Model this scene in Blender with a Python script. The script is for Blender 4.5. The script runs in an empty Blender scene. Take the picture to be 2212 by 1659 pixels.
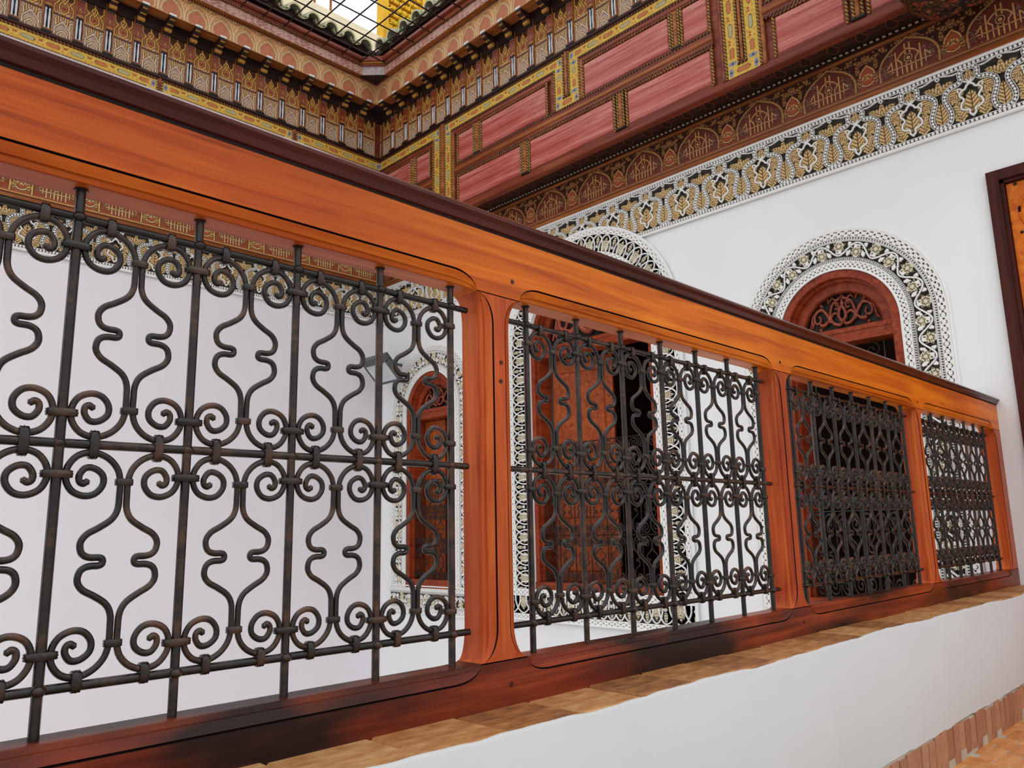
import bpy, bmesh, math, random
import numpy as np
from mathutils import Vector, Matrix
from mathutils.geometry import tessellate_polygon
random.seed(7); np.random.seed(7)
PI = math.pi
scene = bpy.context.scene
C = scene.collection
# ------------------------------------------------------------------ camera
X1, Y1, EYE = 4.27, 6.02, 0.718          # right wall plane, far wall plane, eye height (metres)
cam_d = bpy.data.cameras.new('camera'); cam = bpy.data.objects.new('camera', cam_d); C.objects.link(cam)
r_, u_, f_ = Vector((.711803, -.702099, -.019857)), Vector((-.116054, -.145447, .982536)), Vector((.692725, .697067, .18501))
cam.matrix_world = Matrix(((r_.x, u_.x, -f_.x, 0), (r_.y, u_.y, -f_.y, 0), (r_.z, u_.z, -f_.z, EYE), (0, 0, 0, 1)))
cam_d.sensor_width = 36; cam_d.sensor_fit = 'HORIZONTAL'; cam_d.lens = 27.4985; cam_d.clip_start = .01
scene.camera = cam
# ------------------------------------------------------------------ light
world = bpy.data.worlds.new('sky'); scene.world = world; world.use_nodes = True
wt = world.node_tree; wn = wt.nodes['Background']
wtc = wt.nodes.new('ShaderNodeTexCoord'); wsx = wt.nodes.new('ShaderNodeSeparateXYZ'); wt.links.new(wtc.outputs['Generated'], wsx.inputs[0])
wr_ = wt.nodes.new('ShaderNodeMapRange'); wr_.inputs['From Min'].default_value = 0; wr_.inputs['From Max'].default_value = 1   # overcast sky: zenith about three times the horizon
wr_.inputs['To Min'].default_value = .55; wr_.inputs['To Max'].default_value = 1.65; wt.links.new(wsx.outputs['Z'], wr_.inputs['Value'])
wt.links.new(wr_.outputs[0], wn.inputs[1]); wn.inputs[0].default_value = (.975, .985, 1.0, 1)
scene.view_settings.view_transform = 'Standard'; scene.view_settings.look = 'None'
scene.view_settings.exposure = .62; scene.view_settings.gamma = 1; scene.view_settings.use_curve_mapping = False

# ------------------------------------------------------------------ materials
MATS = {}
def newmat(name):
    m = bpy.data.materials.new(name); m.use_nodes = True; MATS[name] = m
    return m, m.node_tree.nodes, m.node_tree.links, m.node_tree.nodes['Principled BSDF']
def ramp(n, l, fac, stops):
    r = n.new('ShaderNodeValToRGB'); e = r.color_ramp.elements
    while len(e) < len(stops): e.new(.5)
    for k, (p, c) in enumerate(stops): e[k].position = p; e[k].color = (*c, 1)
    l.new(fac, r.inputs[0]); return r.outputs[0]
def noise(n, l, vec, scale, detail=4, rough=.6, dist=0):
    t = n.new('ShaderNodeTexNoise'); t.inputs['Scale'].default_value = scale; t.inputs['Detail'].default_value = detail
    t.inputs['Roughness'].default_value = rough; t.inputs['Distortion'].default_value = dist
    if vec is not None: l.new(vec, t.inputs['Vector'])
    return t.outputs['Fac']
def mapped(n, l, scale, coord='Object'):
    tc = n.new('ShaderNodeTexCoord'); mp = n.new('ShaderNodeMapping'); mp.inputs['Scale'].default_value = scale
    l.new(tc.outputs[coord], mp.inputs[0]); return mp.outputs[0]
def mix(n, l, fac, a, b, mode='MIX'):
    m = n.new('ShaderNodeMix'); m.data_type = 'RGBA'; m.blend_type = mode
    for s, v in ((0, fac), (6, a), (7, b)):
        if hasattr(v, 'is_output') or isinstance(v, bpy.types.NodeSocket): l.new(v, m.inputs[s])
        elif s == 0: m.inputs[0].default_value = v
        else: m.inputs[s].default_value = (*v, 1)
    return m.outputs[2]
def bump(n, l, bsdf, h, strength=.3, dist=.002):
    b = n.new('ShaderNodeBump'); b.inputs['Strength'].default_value = strength; b.inputs['Distance'].default_value = dist
    l.new(h, b.inputs['Height']); l.new(b.outputs[0], bsdf.inputs['Normal'])
def wood(name, c_dark, c_mid, c_hi, axis=0, rough=.3, coat=.5, blot=.5, blotc=None, grain=1.0, spec=.12, tone=None, bt=(.36, .60)):
    m, n, l, b = newmat(name)
    sc = [30.0 * grain] * 3; sc[axis] = 1.5 * grain
    v = mapped(n, l, sc); f1 = noise(n, l, v, 1.0, 7, .7, .7)
    sc = [170.0 * grain] * 3; sc[axis] = 6.0 * grain
    fp = noise(n, l, mapped(n, l, sc), 1.0, 3, .6)
    v2 = mapped(n, l, [1.6 if k == axis else 5.0 for k in range(3)]); f2 = noise(n, l, v2, 1.0, 3, .55)
    base = ramp(n, l, f1, [(.30, c_dark), (.46, c_mid), (.70, c_hi)])
    if tone:                                          # boards of a lighter, more orange tone from x0 on
        tc = n.new('ShaderNodeTexCoord'); sx = n.new('ShaderNodeSeparateXYZ'); l.new(tc.outputs['Object'], sx.inputs[0])
        mr = n.new('ShaderNodeMapRange'); mr.inputs['From Min'].default_value = tone[0]; mr.inputs['From Max'].default_value = tone[1]; l.new(sx.outputs[0], mr.inputs['Value'])
        hi = ramp(n, l, f1, [(.28, tone[2]), (.5, tone[3]), (.72, tone[4])]); base = mix(n, l, mr.outputs[0], base, hi)
    fac2 = ramp(n, l, f2, [(bt[0], (1, 1, 1)), (bt[1], (0, 0, 0))])
    bc = blotc or tuple(x * .45 for x in c_dark)
    mm = n.new('ShaderNodeMath'); mm.operation = 'MULTIPLY'; l.new(fac2, mm.inputs[0]); mm.inputs[1].default_value = blot
    col = mix(n, l, mm.outputs[0], base, bc)
    pk = ramp(n, l, fp, [(.62, (1, 1, 1)), (.74, (.45, .40, .38))]); col = mix(n, l, .8, col, pk, 'MULTIPLY')
    l.new(col, b.inputs['Base Color']); b.inputs['Roughness'].default_value = rough
    b.inputs['Specular IOR Level'].default_value = spec; b.inputs['Coat Weight'].default_value = coat; b.inputs['Coat Roughness'].default_value = .1
    bump(n, l, b, f1, .3, .0015); return m
def paint(name, c, rough=.6, var=.08, scale=6, coat=0, bmp=.15, dirt=None):
    m, n, l, b = newmat(name); v = mapped(n, l, (1, 1, 1)); f = noise(n, l, v, scale, 5, .6)
    lo = tuple(x * (1 - var) for x in c); hi = tuple(min(1, x * (1 + var)) for x in c)
    col = ramp(n, l, f, [(.3, lo), (.7, hi)])
    if dirt:
        f3 = noise(n, l, v, 38, 3, .5); k = ramp(n, l, f3, [(.70, (0, 0, 0)), (.76, (1, 1, 1))]); col = mix(n, l, k, col, dirt)
    l.new(col, b.inputs['Base Color']); b.inputs['Roughness'].default_value = rough; b.inputs['Coat Weight'].default_value = coat; b.inputs['Specular IOR Level'].default_value = .2
    if bmp: bump(n, l, b, noise(n, l, v, scale * 9, 4, .6), bmp, .003)
    return m
def vcol(name, rough=.55, coat=0, wear=.25, wearc=(.1, .05, .03), scale=30):
    m, n, l, b = newmat(name); a = n.new('ShaderNodeVertexColor'); a.layer_name = 'Col'
    f = noise(n, l, mapped(n, l, (1, 1, 1)), scale, 5, .7)
    k = ramp(n, l, f, [(.42, (0, 0, 0)), (.75, (wear, wear, wear))])
    l.new(mix(n, l, k, a.outputs[0], wearc), b.inputs['Base Color'])
    b.inputs['Roughness'].default_value = rough; b.inputs['Coat Weight'].default_value = coat; b.inputs['Specular IOR Level'].default_value = .12
    return m
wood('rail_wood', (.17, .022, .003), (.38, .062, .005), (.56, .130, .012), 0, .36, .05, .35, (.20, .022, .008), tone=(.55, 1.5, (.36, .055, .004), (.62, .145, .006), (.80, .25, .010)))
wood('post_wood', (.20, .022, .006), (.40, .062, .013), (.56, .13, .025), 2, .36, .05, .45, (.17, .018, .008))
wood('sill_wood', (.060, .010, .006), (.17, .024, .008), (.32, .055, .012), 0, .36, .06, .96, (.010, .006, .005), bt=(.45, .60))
wood('cap_wood', (.035, .007, .005), (.060, .011, .008), (.12, .022, .013), 0, .22, .15, .35, (.014, .005, .004), spec=.1)
wood('groove_wood', (.008, .005, .004), (.012, .006, .005), (.02, .008, .006), 0, .6, 0, 0)
wood('red_panel', (.20, .022, .016), (.40, .085, .070), (.70, .34, .29), 0, .32, .3, .35, (.34, .03, .008), .7)  # pinkish-white streaks paint white reflections into the grain
wood('red_trim', (.10, .016, .010), (.20, .038, .020), (.33, .09, .04), 0, .4, .12, .4, (.05, .010, .007))
wood('brown_trim', (.14, .035, .012), (.30, .085, .020), (.46, .17, .05), 0, .4, .12, .4, (.07, .018, .008))
wood('dark_trim', (.012, .005, .004), (.03, .010, .007), (.06, .02, .010), 0, .45, .1, .3)
wood('window_red', (.13, .014, .006), (.26, .038, .012), (.38, .075, .022), 2, .36, .12, .35, (.08, .009, .006))
wood('carved_red', (.12, .018, .010), (.28, .050, .024), (.46, .12, .055), 2, .25, .5, .4, (.05, .010, .008), 2)
wood('casement_wood', (.16, .020, .006), (.34, .060, .010), (.50, .12, .02), 2, .36, .12, .35, (.10, .010, .006))
wood('door_orange', (.44, .06, .005), (.66, .145, .008), (.80, .24, .02), 2, .4, .1, .3, (.30, .04, .008))
wood('door_frame', (.030, .006, .005), (.060, .012, .009), (.10, .022, .014), 2, .5, .05, .3)
paint('wall_white', (.80, .80, .805), .75, .02, 2.5)
paint('wall_far', (.76, .725, .765), .75, .02, 2.0)
paint('wall_low', (.52, .52, .525), .7, .03, 2.5, dirt=(.6, .6, .6))
paint('room_ochre', (.55, .30, .08), .8, .1)
paint('room_dark', (.10, .05, .03), .8, .1)  # dimness of the rooms painted into their walls
paint('soffit_dark', (.03, .014, .01), .6, .3)
paint('gold', (.42, .20, .035), .45, .35, 30, .1)
paint('black_paint', (.012, .010, .009), .45, .3, 30)
paint('cream', (.80, .70, .48), .8, .06)
paint('white_wood', (.70, .68, .66), .5, .1, 30)
paint('corner_paint', (.42, .35, .34), .6, .35, 40)
paint('dentil_paint', (.34, .27, .20), .6, .3, 30)
paint('grey_baluster', (.55, .57, .60), .5, .2, 30)
paint('tile_grey', (.24, .25, .16), .7, .4, 18)
paint('tile_cream', (.62, .58, .34), .7, .2, 18)
paint('terrace_yellow', (.72, .40, .02), .7, .15)
paint('bush_yellow', (.62, .55, .02), .7, .3, 20)
paint('lamp_grey', (.10, .10, .10), .4, .1)
paint('lamp_face', (.62, .64, .66), .25, .05)
paint('mortar', (.42, .36, .28), .9, .15, 20)
paint('court_floor', (.62, .58, .52), .6, .1)
vcol('stucco', .75, 0, .12, (.45, .40, .30))
vcol('painted', .5, .03, .4, (.05, .02, .012), 45)
vcol('painted_pale', .5, .05, .25, (.62, .40, .22), 22)
def iron():
    m, n, l, b = newmat('iron'); v = mapped(n, l, (1, 1, 1))
    oi = n.new('ShaderNodeObjectInfo'); f = noise(n, l, v, 22, 5, .65); f2 = noise(n, l, v, 140, 3, .6)
    ad = n.new('ShaderNodeMath'); ad.operation = 'MULTIPLY_ADD'; l.new(oi.outputs['Random'], ad.inputs[0]); ad.inputs[1].default_value = .16; l.new(f, ad.inputs[2])
    col = ramp(n, l, ad.outputs[0], [(.42, (.0045, .004, .004)), (.62, (.014, .009, .007)), (.80, (.075, .032, .018))])
    l.new(col, b.inputs['Base Color']); b.inputs['Roughness'].default_value = .24; b.inputs['Specular IOR Level'].default_value = .34
    bump(n, l, b, f2, .35, .0015)
iron()
def beam_paint():
    m, n, l, b = newmat('beam_paint'); v = mapped(n, l, (1, 1, 1)); f = noise(n, l, v, 26, 2, .5, 1.2); f2 = noise(n, l, v, 60, 2, .5, .8)
    c = ramp(n, l, f, [(.46, (.012, .006, .005)), (.52, (.09, .03, .012)), (.58, (.03, .010, .007)), (.64, (.30, .03, .015))])
    k = ramp(n, l, f2, [(.60, (0, 0, 0)), (.66, (1, 1, 1))]); l.new(mix(n, l, k, c, (.28, .12, .03)), b.inputs['Base Color']); b.inputs['Roughness'].default_value = .5; b.inputs['Specular IOR Level'].default_value = .15
beam_paint()
def terracotta(name, a, bb, c):
    m, n, l, b = newmat(name); v = mapped(n, l, (1, 1, 1)); oi = n.new('ShaderNodeObjectInfo')
    f = noise(n, l, mapped(n, l, (.7, 2.2, 1)), 17, 8, .72, .1); ad = n.new('ShaderNodeMath'); ad.operation = 'MULTIPLY_ADD'
    l.new(oi.outputs['Random'], ad.inputs[0]); ad.inputs[1].default_value = .22; l.new(f, ad.inputs[2])
    l.new(ramp(n, l, ad.outputs[0], [(.38, a), (.6, bb), (.85, c)]), b.inputs['Base Color']); b.inputs['Roughness'].default_value = .5
    bump(n, l, b, f, .3, .003)
terracotta('coping', (.13, .05, .015), (.36, .15, .045), (.54, .33, .14))
terracotta('skirting', (.22, .09, .05), (.34, .15, .085), (.46, .27, .15))
terracotta('floor_clay', (.34, .12, .035), (.52, .21, .06), (.62, .31, .11))

# ------------------------------------------------------------------ object helpers
WM = {}
def obj(name, me, mats=None, parent=None, M=None, label=None, cat=None, group=None, kind=None):
    o = bpy.data.objects.new(name, me); C.objects.link(o)
    M = M or Matrix.Identity(4)
    if parent is not None: o.parent = parent; o.matrix_parent_inverse = WM[parent].inverted()
    o.matrix_basis = M; WM[o] = M
    if me is not None and mats:
        if not me.materials:
            for m in (mats if isinstance(mats, (list, tuple)) else [mats]): me.materials.append(MATS[m])
    if label: o['label'] = label
    if cat: o['category'] = cat
    if group: o['group'] = group
    if kind: o['kind'] = kind
    return o
def empty(name, loc, label, cat=None, group=None, kind=None):
    o = obj(name, None, None, None, Matrix.Translation(loc), label, cat, group, kind); o.empty_display_size = .1
    return o
def T(x, y, z): return Matrix.Translation((x, y, z))
def RWm(y, z, d=0):      # right wall frame: local x -> -y, local y -> up, local z -> into the court
    return Matrix(((0, 0, -1, X1 - d), (-1, 0, 0, y), (0, 1, 0, z), (0, 0, 0, 1)))
def FWm(x, z, d=0):      # far wall frame: local x -> +x, local y -> up, local z -> towards the gallery
    return Matrix(((1, 0, 0, x), (0, 0, -1, Y1 - d), (0, 1, 0, z), (0, 0, 0, 1)))
class MB:
    def __init__(s): s.v = []; s.f = []; s.m = []; s.sm = []
    def add(s, vs, fs, mat=0, smooth=False):
        b = len(s.v); s.v += [tuple(v) for v in vs]; s.f += [tuple(i + b for i in f) for f in fs]
        s.m += [mat] * len(fs); s.sm += [smooth] * len(fs); return s
    def box(s, x0, x1, y0, y1, z0, z1, mat=0):
        v = [(x, y, z) for z in (z0, z1) for y in (y0, y1) for x in (x0, x1)]
        return s.add(v, [(0, 2, 3, 1), (4, 5, 7, 6), (0, 1, 5, 4), (2, 6, 7, 3), (0, 4, 6, 2), (1, 3, 7, 5)], mat)
    def bevbox(s, x0, x1, y0, y1, z0, z1, b, mat=0):   # box with its +z edges bevelled
        v = [(x0, y0, z0), (x1, y0, z0), (x1, y1, z0), (x0, y1, z0), (x0, y0, z1 - b), (x1, y0, z1 - b), (x1, y1, z1 - b), (x0, y1, z1 - b),
             (x0 + b, y0 + b, z1), (x1 - b, y0 + b, z1), (x1 - b, y1 - b, z1), (x0 + b, y1 - b, z1)]
        f = [(3, 2, 1, 0), (8, 9, 10, 11)] + [(i, (i + 1) % 4, (i + 1) % 4 + 4, i + 4) for i in range(4)] + [(i + 4, (i + 1) % 4 + 4, (i + 1) % 4 + 8, i + 8) for i in range(4)]
        return s.add(v, f, mat)
    def prism(s, prof, a0, a1, axis, mat=0, smooth=False, cap=True):
        n = len(prof)
        def P(p, a):
            return (a, p[0], p[1]) if axis == 0 else ((p[0], a, p[1]) if axis == 1 else (p[0], p[1], a))
        v = [P(p, a0) for p in prof] + [P(p, a1) for p in prof]
        s.add(v, [(i, (i + 1) % n, (i + 1) % n + n, i + n) for i in range(n)], mat, smooth)
        if cap: s.add(v, [tuple(range(n))[::-1], tuple(range(n, 2 * n))], mat)
        return s
    def tube(s, path, r, n=6, mat=0, cap=True, smooth=True, flat=None):
        P = [Vector(p) for p in path]; N = len(P); R = r if isinstance(r, (list, tuple)) else [r] * N
        up = None; vs = []
        for i in range(N):
            t = (P[min(i + 1, N - 1)] - P[max(i - 1, 0)])
            t = t.normalized() if t.length > 1e-9 else Vector((0, 0, 1))
            if up is None:
                up = Vector((0, 0, 1)) if abs(t.z) < .9 else Vector((1, 0, 0))
            up = (up - t * up.dot(t)).normalized(); sd = t.cross(up)
            for k in range(n):
                a = 2 * PI * k / n; vs.append(P[i] + up * (math.cos(a) * R[i]) + sd * (math.sin(a) * R[i]))
        fs = [(i * n + k, i * n + (k + 1) % n, (i + 1) * n + (k + 1) % n, (i + 1) * n + k) for i in range(N - 1) for k in range(n)]
        s.add(vs, fs, mat, smooth)
        if cap: s.add(vs, [tuple(range(n))[::-1], tuple(range((N - 1) * n, N * n))], mat)
        return s
    def ball(s, c, r, mat=0, n=8, sq=(1, 1, 1)):
        vs = []; fs = []; h = n // 2
        for i in range(h + 1):
            for k in range(n):
                a = PI * i / h; b = 2 * PI * k / n
                vs.append((c[0] + r * sq[0] * math.sin(a) * math.cos(b), c[1] + r * sq[1] * math.sin(a) * math.sin(b), c[2] + r * sq[2] * math.cos(a)))
        for i in range(h):
            for k in range(n): fs.append((i * n + k, i * n + (k + 1) % n, (i + 1) * n + (k + 1) % n, (i + 1) * n + k))
        return s.add(vs, fs, mat, True)
    def mesh(s, name, *mats):
        me = bpy.data.meshes.new(name); me.from_pydata(s.v, [], s.f)
        for m in mats: me.materials.append(MATS[m])
        me.polygons.foreach_set('material_index', s.m); me.polygons.foreach_set('use_smooth', s.sm); me.update()
        return me
def crom(pts, per=8, closed=False):
    P = [Vector(p) for p in pts]; out = []; n = len(P)
    for i in range(n if closed else n - 1):
        if closed: a, b, c, d = P[i - 1], P[i], P[(i + 1) % n], P[(i + 2) % n]
        else: a, b, c, d = P[max(i - 1, 0)], P[i], P[i + 1], P[min(i + 2, n - 1)]
        for k in range(per):
            t = k / per
            out.append(.5 * ((2 * b) + (c - a) * t + (2 * a - 5 * b + 4 * c - d) * t * t + (3 * b - a - 3 * c + d) * t ** 3))
    if not closed: out.append(P[-1])
    return out
def grid_mesh(name, xyz, col, mat, smooth=True):
    ny, nx = xyz.shape[:2]; me = bpy.data.meshes.new(name)
    idx = np.arange(nx * ny).reshape(ny, nx)
    q = np.stack([idx[:-1, :-1], idx[:-1, 1:], idx[1:, 1:], idx[1:, :-1]], -1).reshape(-1, 4)
    me.vertices.add(nx * ny); me.vertices.foreach_set('co', xyz.reshape(-1).astype(np.float32))
    me.loops.add(q.size); me.loops.foreach_set('vertex_index', q.reshape(-1).astype(np.int32))
    me.polygons.add(len(q)); me.polygons.foreach_set('loop_start', np.arange(0, q.size, 4, dtype=np.int32))
    me.polygons.foreach_set('loop_total', np.full(len(q), 4, np.int32))
    me.update(calc_edges=True)
    at = me.color_attributes.new('Col', 'FLOAT_COLOR', 'POINT')
    at.data.foreach_set('color', np.concatenate([col, np.ones(col.shape[:2] + (1,))], -1).reshape(-1).astype(np.float32))
    me.polygons.foreach_set('use_smooth', np.full(len(q), smooth)); me.materials.append(MATS[mat]); me.update()
    return me
def tile(name, W, H, nx, ny, fn, mat, warp=None, smooth=True):
    X, Y = np.meshgrid(np.linspace(0, W, nx + 1), np.linspace(0, H, ny + 1)); h, col = fn(X, Y)
    xyz = np.stack(warp(X, Y, h) if warp else (X, Y, h), -1)
    return grid_mesh(name, xyz, col, mat, smooth)
# ------------------------------------------------------------------ pattern helpers (numpy, metres)
class Cv:
    """a carved or painted field: start from a ground, then lay shapes over it"""
    def __init__(s, X, ground, h=0.0):
        s.h = np.full(X.shape, h); s.c = np.empty(X.shape + (3,)); s.c[:] = ground
    def put(s, m, c, h=None):
        s.c[m] = c
        if h is not None: s.h[m] = h if np.isscalar(h) else h[m]
        return s
def pdist(X, Y, pts, closed=False):
    """distance to a polyline, and arc length of the nearest point"""
    P = np.array(pts, float); best = np.full(X.shape, 9.); arc = np.zeros(X.shape); s0 = 0
    seg = list(zip(P[:-1], P[1:])) + ([(P[-1], P[0])] if closed else [])
    for a, b in seg:
        d = b - a; L2 = (d ** 2).sum()
        if L2 < 1e-14: continue
        t = np.clip(((X - a[0]) * d[0] + (Y - a[1]) * d[1]) / L2, 0, 1)
        q = np.hypot(X - a[0] - t * d[0], Y - a[1] - t * d[1]); m = q < best; L = math.sqrt(L2)
        best[m] = q[m]; arc[m] = s0 + t[m] * L; s0 += L
    return best, arc, s0
def sm2(pts, per=6, closed=False): return [(v.x, v.y) for v in crom([(a, b, 0) for a, b in pts], per, closed)]
def leaf(X, Y, x, y, ang, L, w, veins=5, bend=0):
    """leaf mask and groove mask"""
    ca, sa = math.cos(ang), math.sin(ang); p = ((X - x) * ca + (Y - y) * sa) / L; q = -(X - x) * sa + (Y - y) * ca
    q = q - bend * L * p * p
    pc = np.clip(p, 0, 1); half = w * np.sin(PI * pc ** .75) ** .8
    half = half * (1 + .16 * np.cos(2 * PI * veins * pc))
    m = (p > 0) & (p < 1) & (np.abs(q) < half)
    g = (np.abs(np.mod(p * veins - np.abs(q) / L * veins * .9, 1) - .5) < .15) | (np.abs(q) < .05 * w)
    return m, m & g & (np.abs(q) < half * .88)
WHITE, TAN, DARK = (.82, .81, .78), (.64, .44, .21), (.020, .016, .012)  # recess ground near-black: shade of the carving put into the colour
PALE = (.72, .64, .47)
def beadrow(cv, X, Y, y0, y1, step, line=.003, r=None):
    yc = (y0 + y1) / 2; r = r or (y1 - y0) * .5 - line - .0012
    m = (Y >= y0) & (Y <= y1); cv.put(m, DARK, .0)
    cv.put(m & ((Y < y0 + line) | (Y > y1 - line)), WHITE, .010)
    q = np.hypot(np.mod(X, step) - step / 2, Y - yc); b = q < r
    cv.put(m & b, WHITE, .012 - .004 * (q / r) ** 2)
def frieze_fn(X, Y):
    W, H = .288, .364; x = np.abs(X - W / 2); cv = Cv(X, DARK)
    # leaves
    def lf(*a, **k):
        m, g = leaf(x, Y, *a, **k); cv.put(m, TAN, .007); cv.put(g, (.13, .07, .022), .003)
    lf(.144, .060, PI / 2, .125, .034, 6); lf(0, .062, PI / 2, .140, .040, 6)
    lf(.052, .044, 1.45, .095, .030, 5); lf(.046, .112, 1.0, .055, .022, 4); lf(.046, .226, -.85, .10, .036, 6); lf(.09, .140, -1.9, .085, .022, 5)
    lf(.052, .165, .55, .05, .016, 4)
    lf(0, .254, PI / 2, .066, .017, 4); lf(.002, .254, .95, .056, .015, 4)
    lf(.144, .232, PI / 2, .078, .017, 4); lf(.144, .234, 2.35, .085, .022, 5, bend=.2)
    # cartouche and small knot
    cart = sm2([(0, .238), (.016, .226), (.022, .214), (.044, .202), (.052, .184), (.040, .168), (.034, .152), (.046, .138), (.050, .112), (.030, .098), (.014, .094), (.013, .074), (0, .058)], 4)
    d, _, _ = pdist(x, Y, cart); cv.put(d < .0065, DARK, 0); cv.put(d < .0048, WHITE, .011)
    for pts in ([(0, .236), (.018, .25), (.036, .262)], [(0, .24), (.012, .262)], [(.036, .212), (.046, .222), (.058, .218), (.055, .206)]):
        d, _, _ = pdist(x, Y, sm2(pts, 4)); cv.put(d < .0035, WHITE, .011)
    dm = np.abs(x - .144) + np.abs(Y - .317); cv.put(dm < .014, WHITE, .011); cv.put(dm < .006, DARK, 0)
    d, _, _ = pdist(x, Y, sm2([(.03, .318), (.07, .312), (.108, .322), (.144, .333)], 5)); cv.put(d < .003, WHITE, .011)
    # beaded serpent band
    path = sm2([(0, .326), (.026, .320), (.041, .298), (.038, .270), (.052, .252), (.084, .245), (.112, .222), (.121, .190), (.110, .150), (.098, .110), (.103, .070), (.122, .050), (.144, .045)], 6)
    d, s, L = pdist(x, Y, path); nb = round(L / .0185); st = L / nb
    cv.put(d < .0150, DARK, 0); cv.put(d < .0128, WHITE, .012); cv.put(d < .0094, DARK, 0)
    q = np.hypot(d, np.mod(s, st) - st / 2); cv.put(q < .0070, WHITE, .012)
    # borders
    beadrow(cv, X, Y, .018, .042, W / 14); beadrow(cv, X, Y, .328, .352, W / 14)
    m = Y < .018; cv.put(m, WHITE, .006 + .012 * np.sqrt(np.clip(np.sin(PI * np.clip(Y / .018, 0, 1)), 0, 1)))
    m = Y > .352; cv.put(m, WHITE, .012)
    return cv.h, cv.c
def xrow(cv, X, Y, y0, y1, st):
    yc = (y0 + y1) / 2; hh = (y1 - y0) / 2; m = (Y >= y0) & (Y <= y1); cv.put(m, WHITE, .010)
    x = np.mod(X, st) - st / 2; y = Y - yc; ax, ay = np.abs(x), np.abs(y)
    cv.put(m & (ax + ay < .0062), DARK, 0)
    dg = np.abs(ax - ay * .9)
    cv.put(m & (ax > .0085) & (ax < .0135) & (ay > .003) & (ay < .0095) & (dg < .0045), DARK, 0)
    cv.put(m & (ay > hh * .62) & (ay < hh * .86) & (ax > st * .5 - .0065), DARK, 0)
def vine_fn(L):
    def fn(X, Y):
        cv = Cv(X, WHITE, .010); B = .23; st = L / round(L / .036); sd = L / round(L / .0135)
        xrow(cv, X, Y, .012, .044, st); xrow(cv, X, Y, .188, .220, st)
        for y0, y1 in ((.050, .066), (.166, .182)):
            m = (Y > y0) & (Y < y1); cv.put(m & (np.abs(np.mod(X, sd) - sd / 2) < sd * .28) & (Y > y0 + .004) & (Y < y1 - .004), DARK, 0)
            cv.put((np.abs(Y - y0) < .0012) | (np.abs(Y - y1) < .0012), (.25, .24, .22), .004)
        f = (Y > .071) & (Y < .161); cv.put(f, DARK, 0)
        mid = .116
        for k in range(-1, 5):                       # two flowers a period, on alternate sides of the stem
            fx = L * (.25 + .5 * k); sg = 1 if k % 2 else -1; fy = mid + sg * .017
            for da in (-1, 1):
                m, g = leaf(X, Y, fx + da * .020, fy + sg * .004, (PI / 2 * sg) + da * .95 * sg, .046, .015, 2); cv.put(m & f, DARK, 0)
                m, g = leaf(X, Y, fx + da * .021, fy + sg * .004, (PI / 2 * sg) + da * .95 * sg, .043, .0125, 2); cv.put(m & f, WHITE, .010)
                m, g = leaf(X, Y, fx + da * .016, fy - sg * .016, (-PI / 2 * sg) - da * .9 * sg, .046, .014, 2); cv.put(m & f, WHITE, .010)
                m, g = leaf(X, Y, fx + da * .048, mid - sg * .040, (PI / 2 * sg) - da * .5, .040, .011, 2); cv.put(m & f, WHITE, .010)
            cv.put(f & (np.hypot(X - fx, Y - fy) < .024), DARK, 0)
            for j in range(6):
                m, g = leaf(X, Y, fx, fy, j * PI / 3 + .3, .038, .0115, 2); m &= f; cv.put(m, PALE, .009); cv.put(g & f & (np.hypot(X - fx, Y - fy) > .010), (.12, .09, .05), .002)
        stem = np.abs(Y - (mid + .036 * np.sin(2 * PI * (X / L)))) / np.sqrt(1 + (.036 * 2 * PI / L * np.cos(2 * PI * X / L)) ** 2)
        cv.put(f & (stem < .0068), DARK, 0); cv.put(f & (stem < .0046), WHITE, .011)
        cv.put(Y > .222, WHITE, .012); cv.put(Y < .010, WHITE, .012)
        return cv.h, cv.c
    return fn
def palmette_fn(L):
    def fn(X, Y):
        cv = Cv(X, WHITE, .010); st = L / round(L / .045)
        xrow(cv, X, Y, .008, .046, st); xrow(cv, X, Y, .182, .214, st)
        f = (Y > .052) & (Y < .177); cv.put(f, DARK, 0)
        for cxx in (-L / 2, L / 2, 1.5 * L):
            for a, l2 in ((PI / 2, .095), (1.05, .075), (2.09, .075), (.45, .05), (2.69, .05)):
                m, g = leaf(X, Y, cxx, .062, a, l2, .015, 5, bend=(.25 if a < 1.5 else -.25 if a > 1.6 else 0)); cv.put(m & f, PALE, .008); cv.put(g & f, (.14, .10, .05), .002)
        for cxx in (-L / 2, L / 2, 1.5 * L, 0, L, 2 * L, -L):
            arch = sm2([(cxx - L * .36, .05), (cxx - L * .34, .10), (cxx - L * .2, .15), (cxx, .172), (cxx + L * .2, .15), (cxx + L * .34, .10), (cxx + L * .36, .05)], 5)
            d, _, _ = pdist(X, Y, arch); cv.put(f & (d < .0042), WHITE, .011)
        for cxx in (0, L):
            m, g = leaf(X, Y, cxx, .10, PI / 2, .07, .012, 4); cv.put(m & f, PALE, .008); cv.put(g & f, (.14, .10, .05), .002)
            q = np.hypot(X - cxx, Y - .085); cv.put(f & (q < .011), WHITE, .011); cv.put(f & (q < .0045), DARK, 0)
        cv.put(Y > .214, WHITE, .012)
        return cv.h, cv.c
    return fn
GOLD, RED, BRN, BLK, BEIGE, BLUE = (.62, .33, .07), (.30, .035, .02), (.12, .035, .015), (.015, .010, .008), (.62, .46, .30), (.22, .25, .33)
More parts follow.
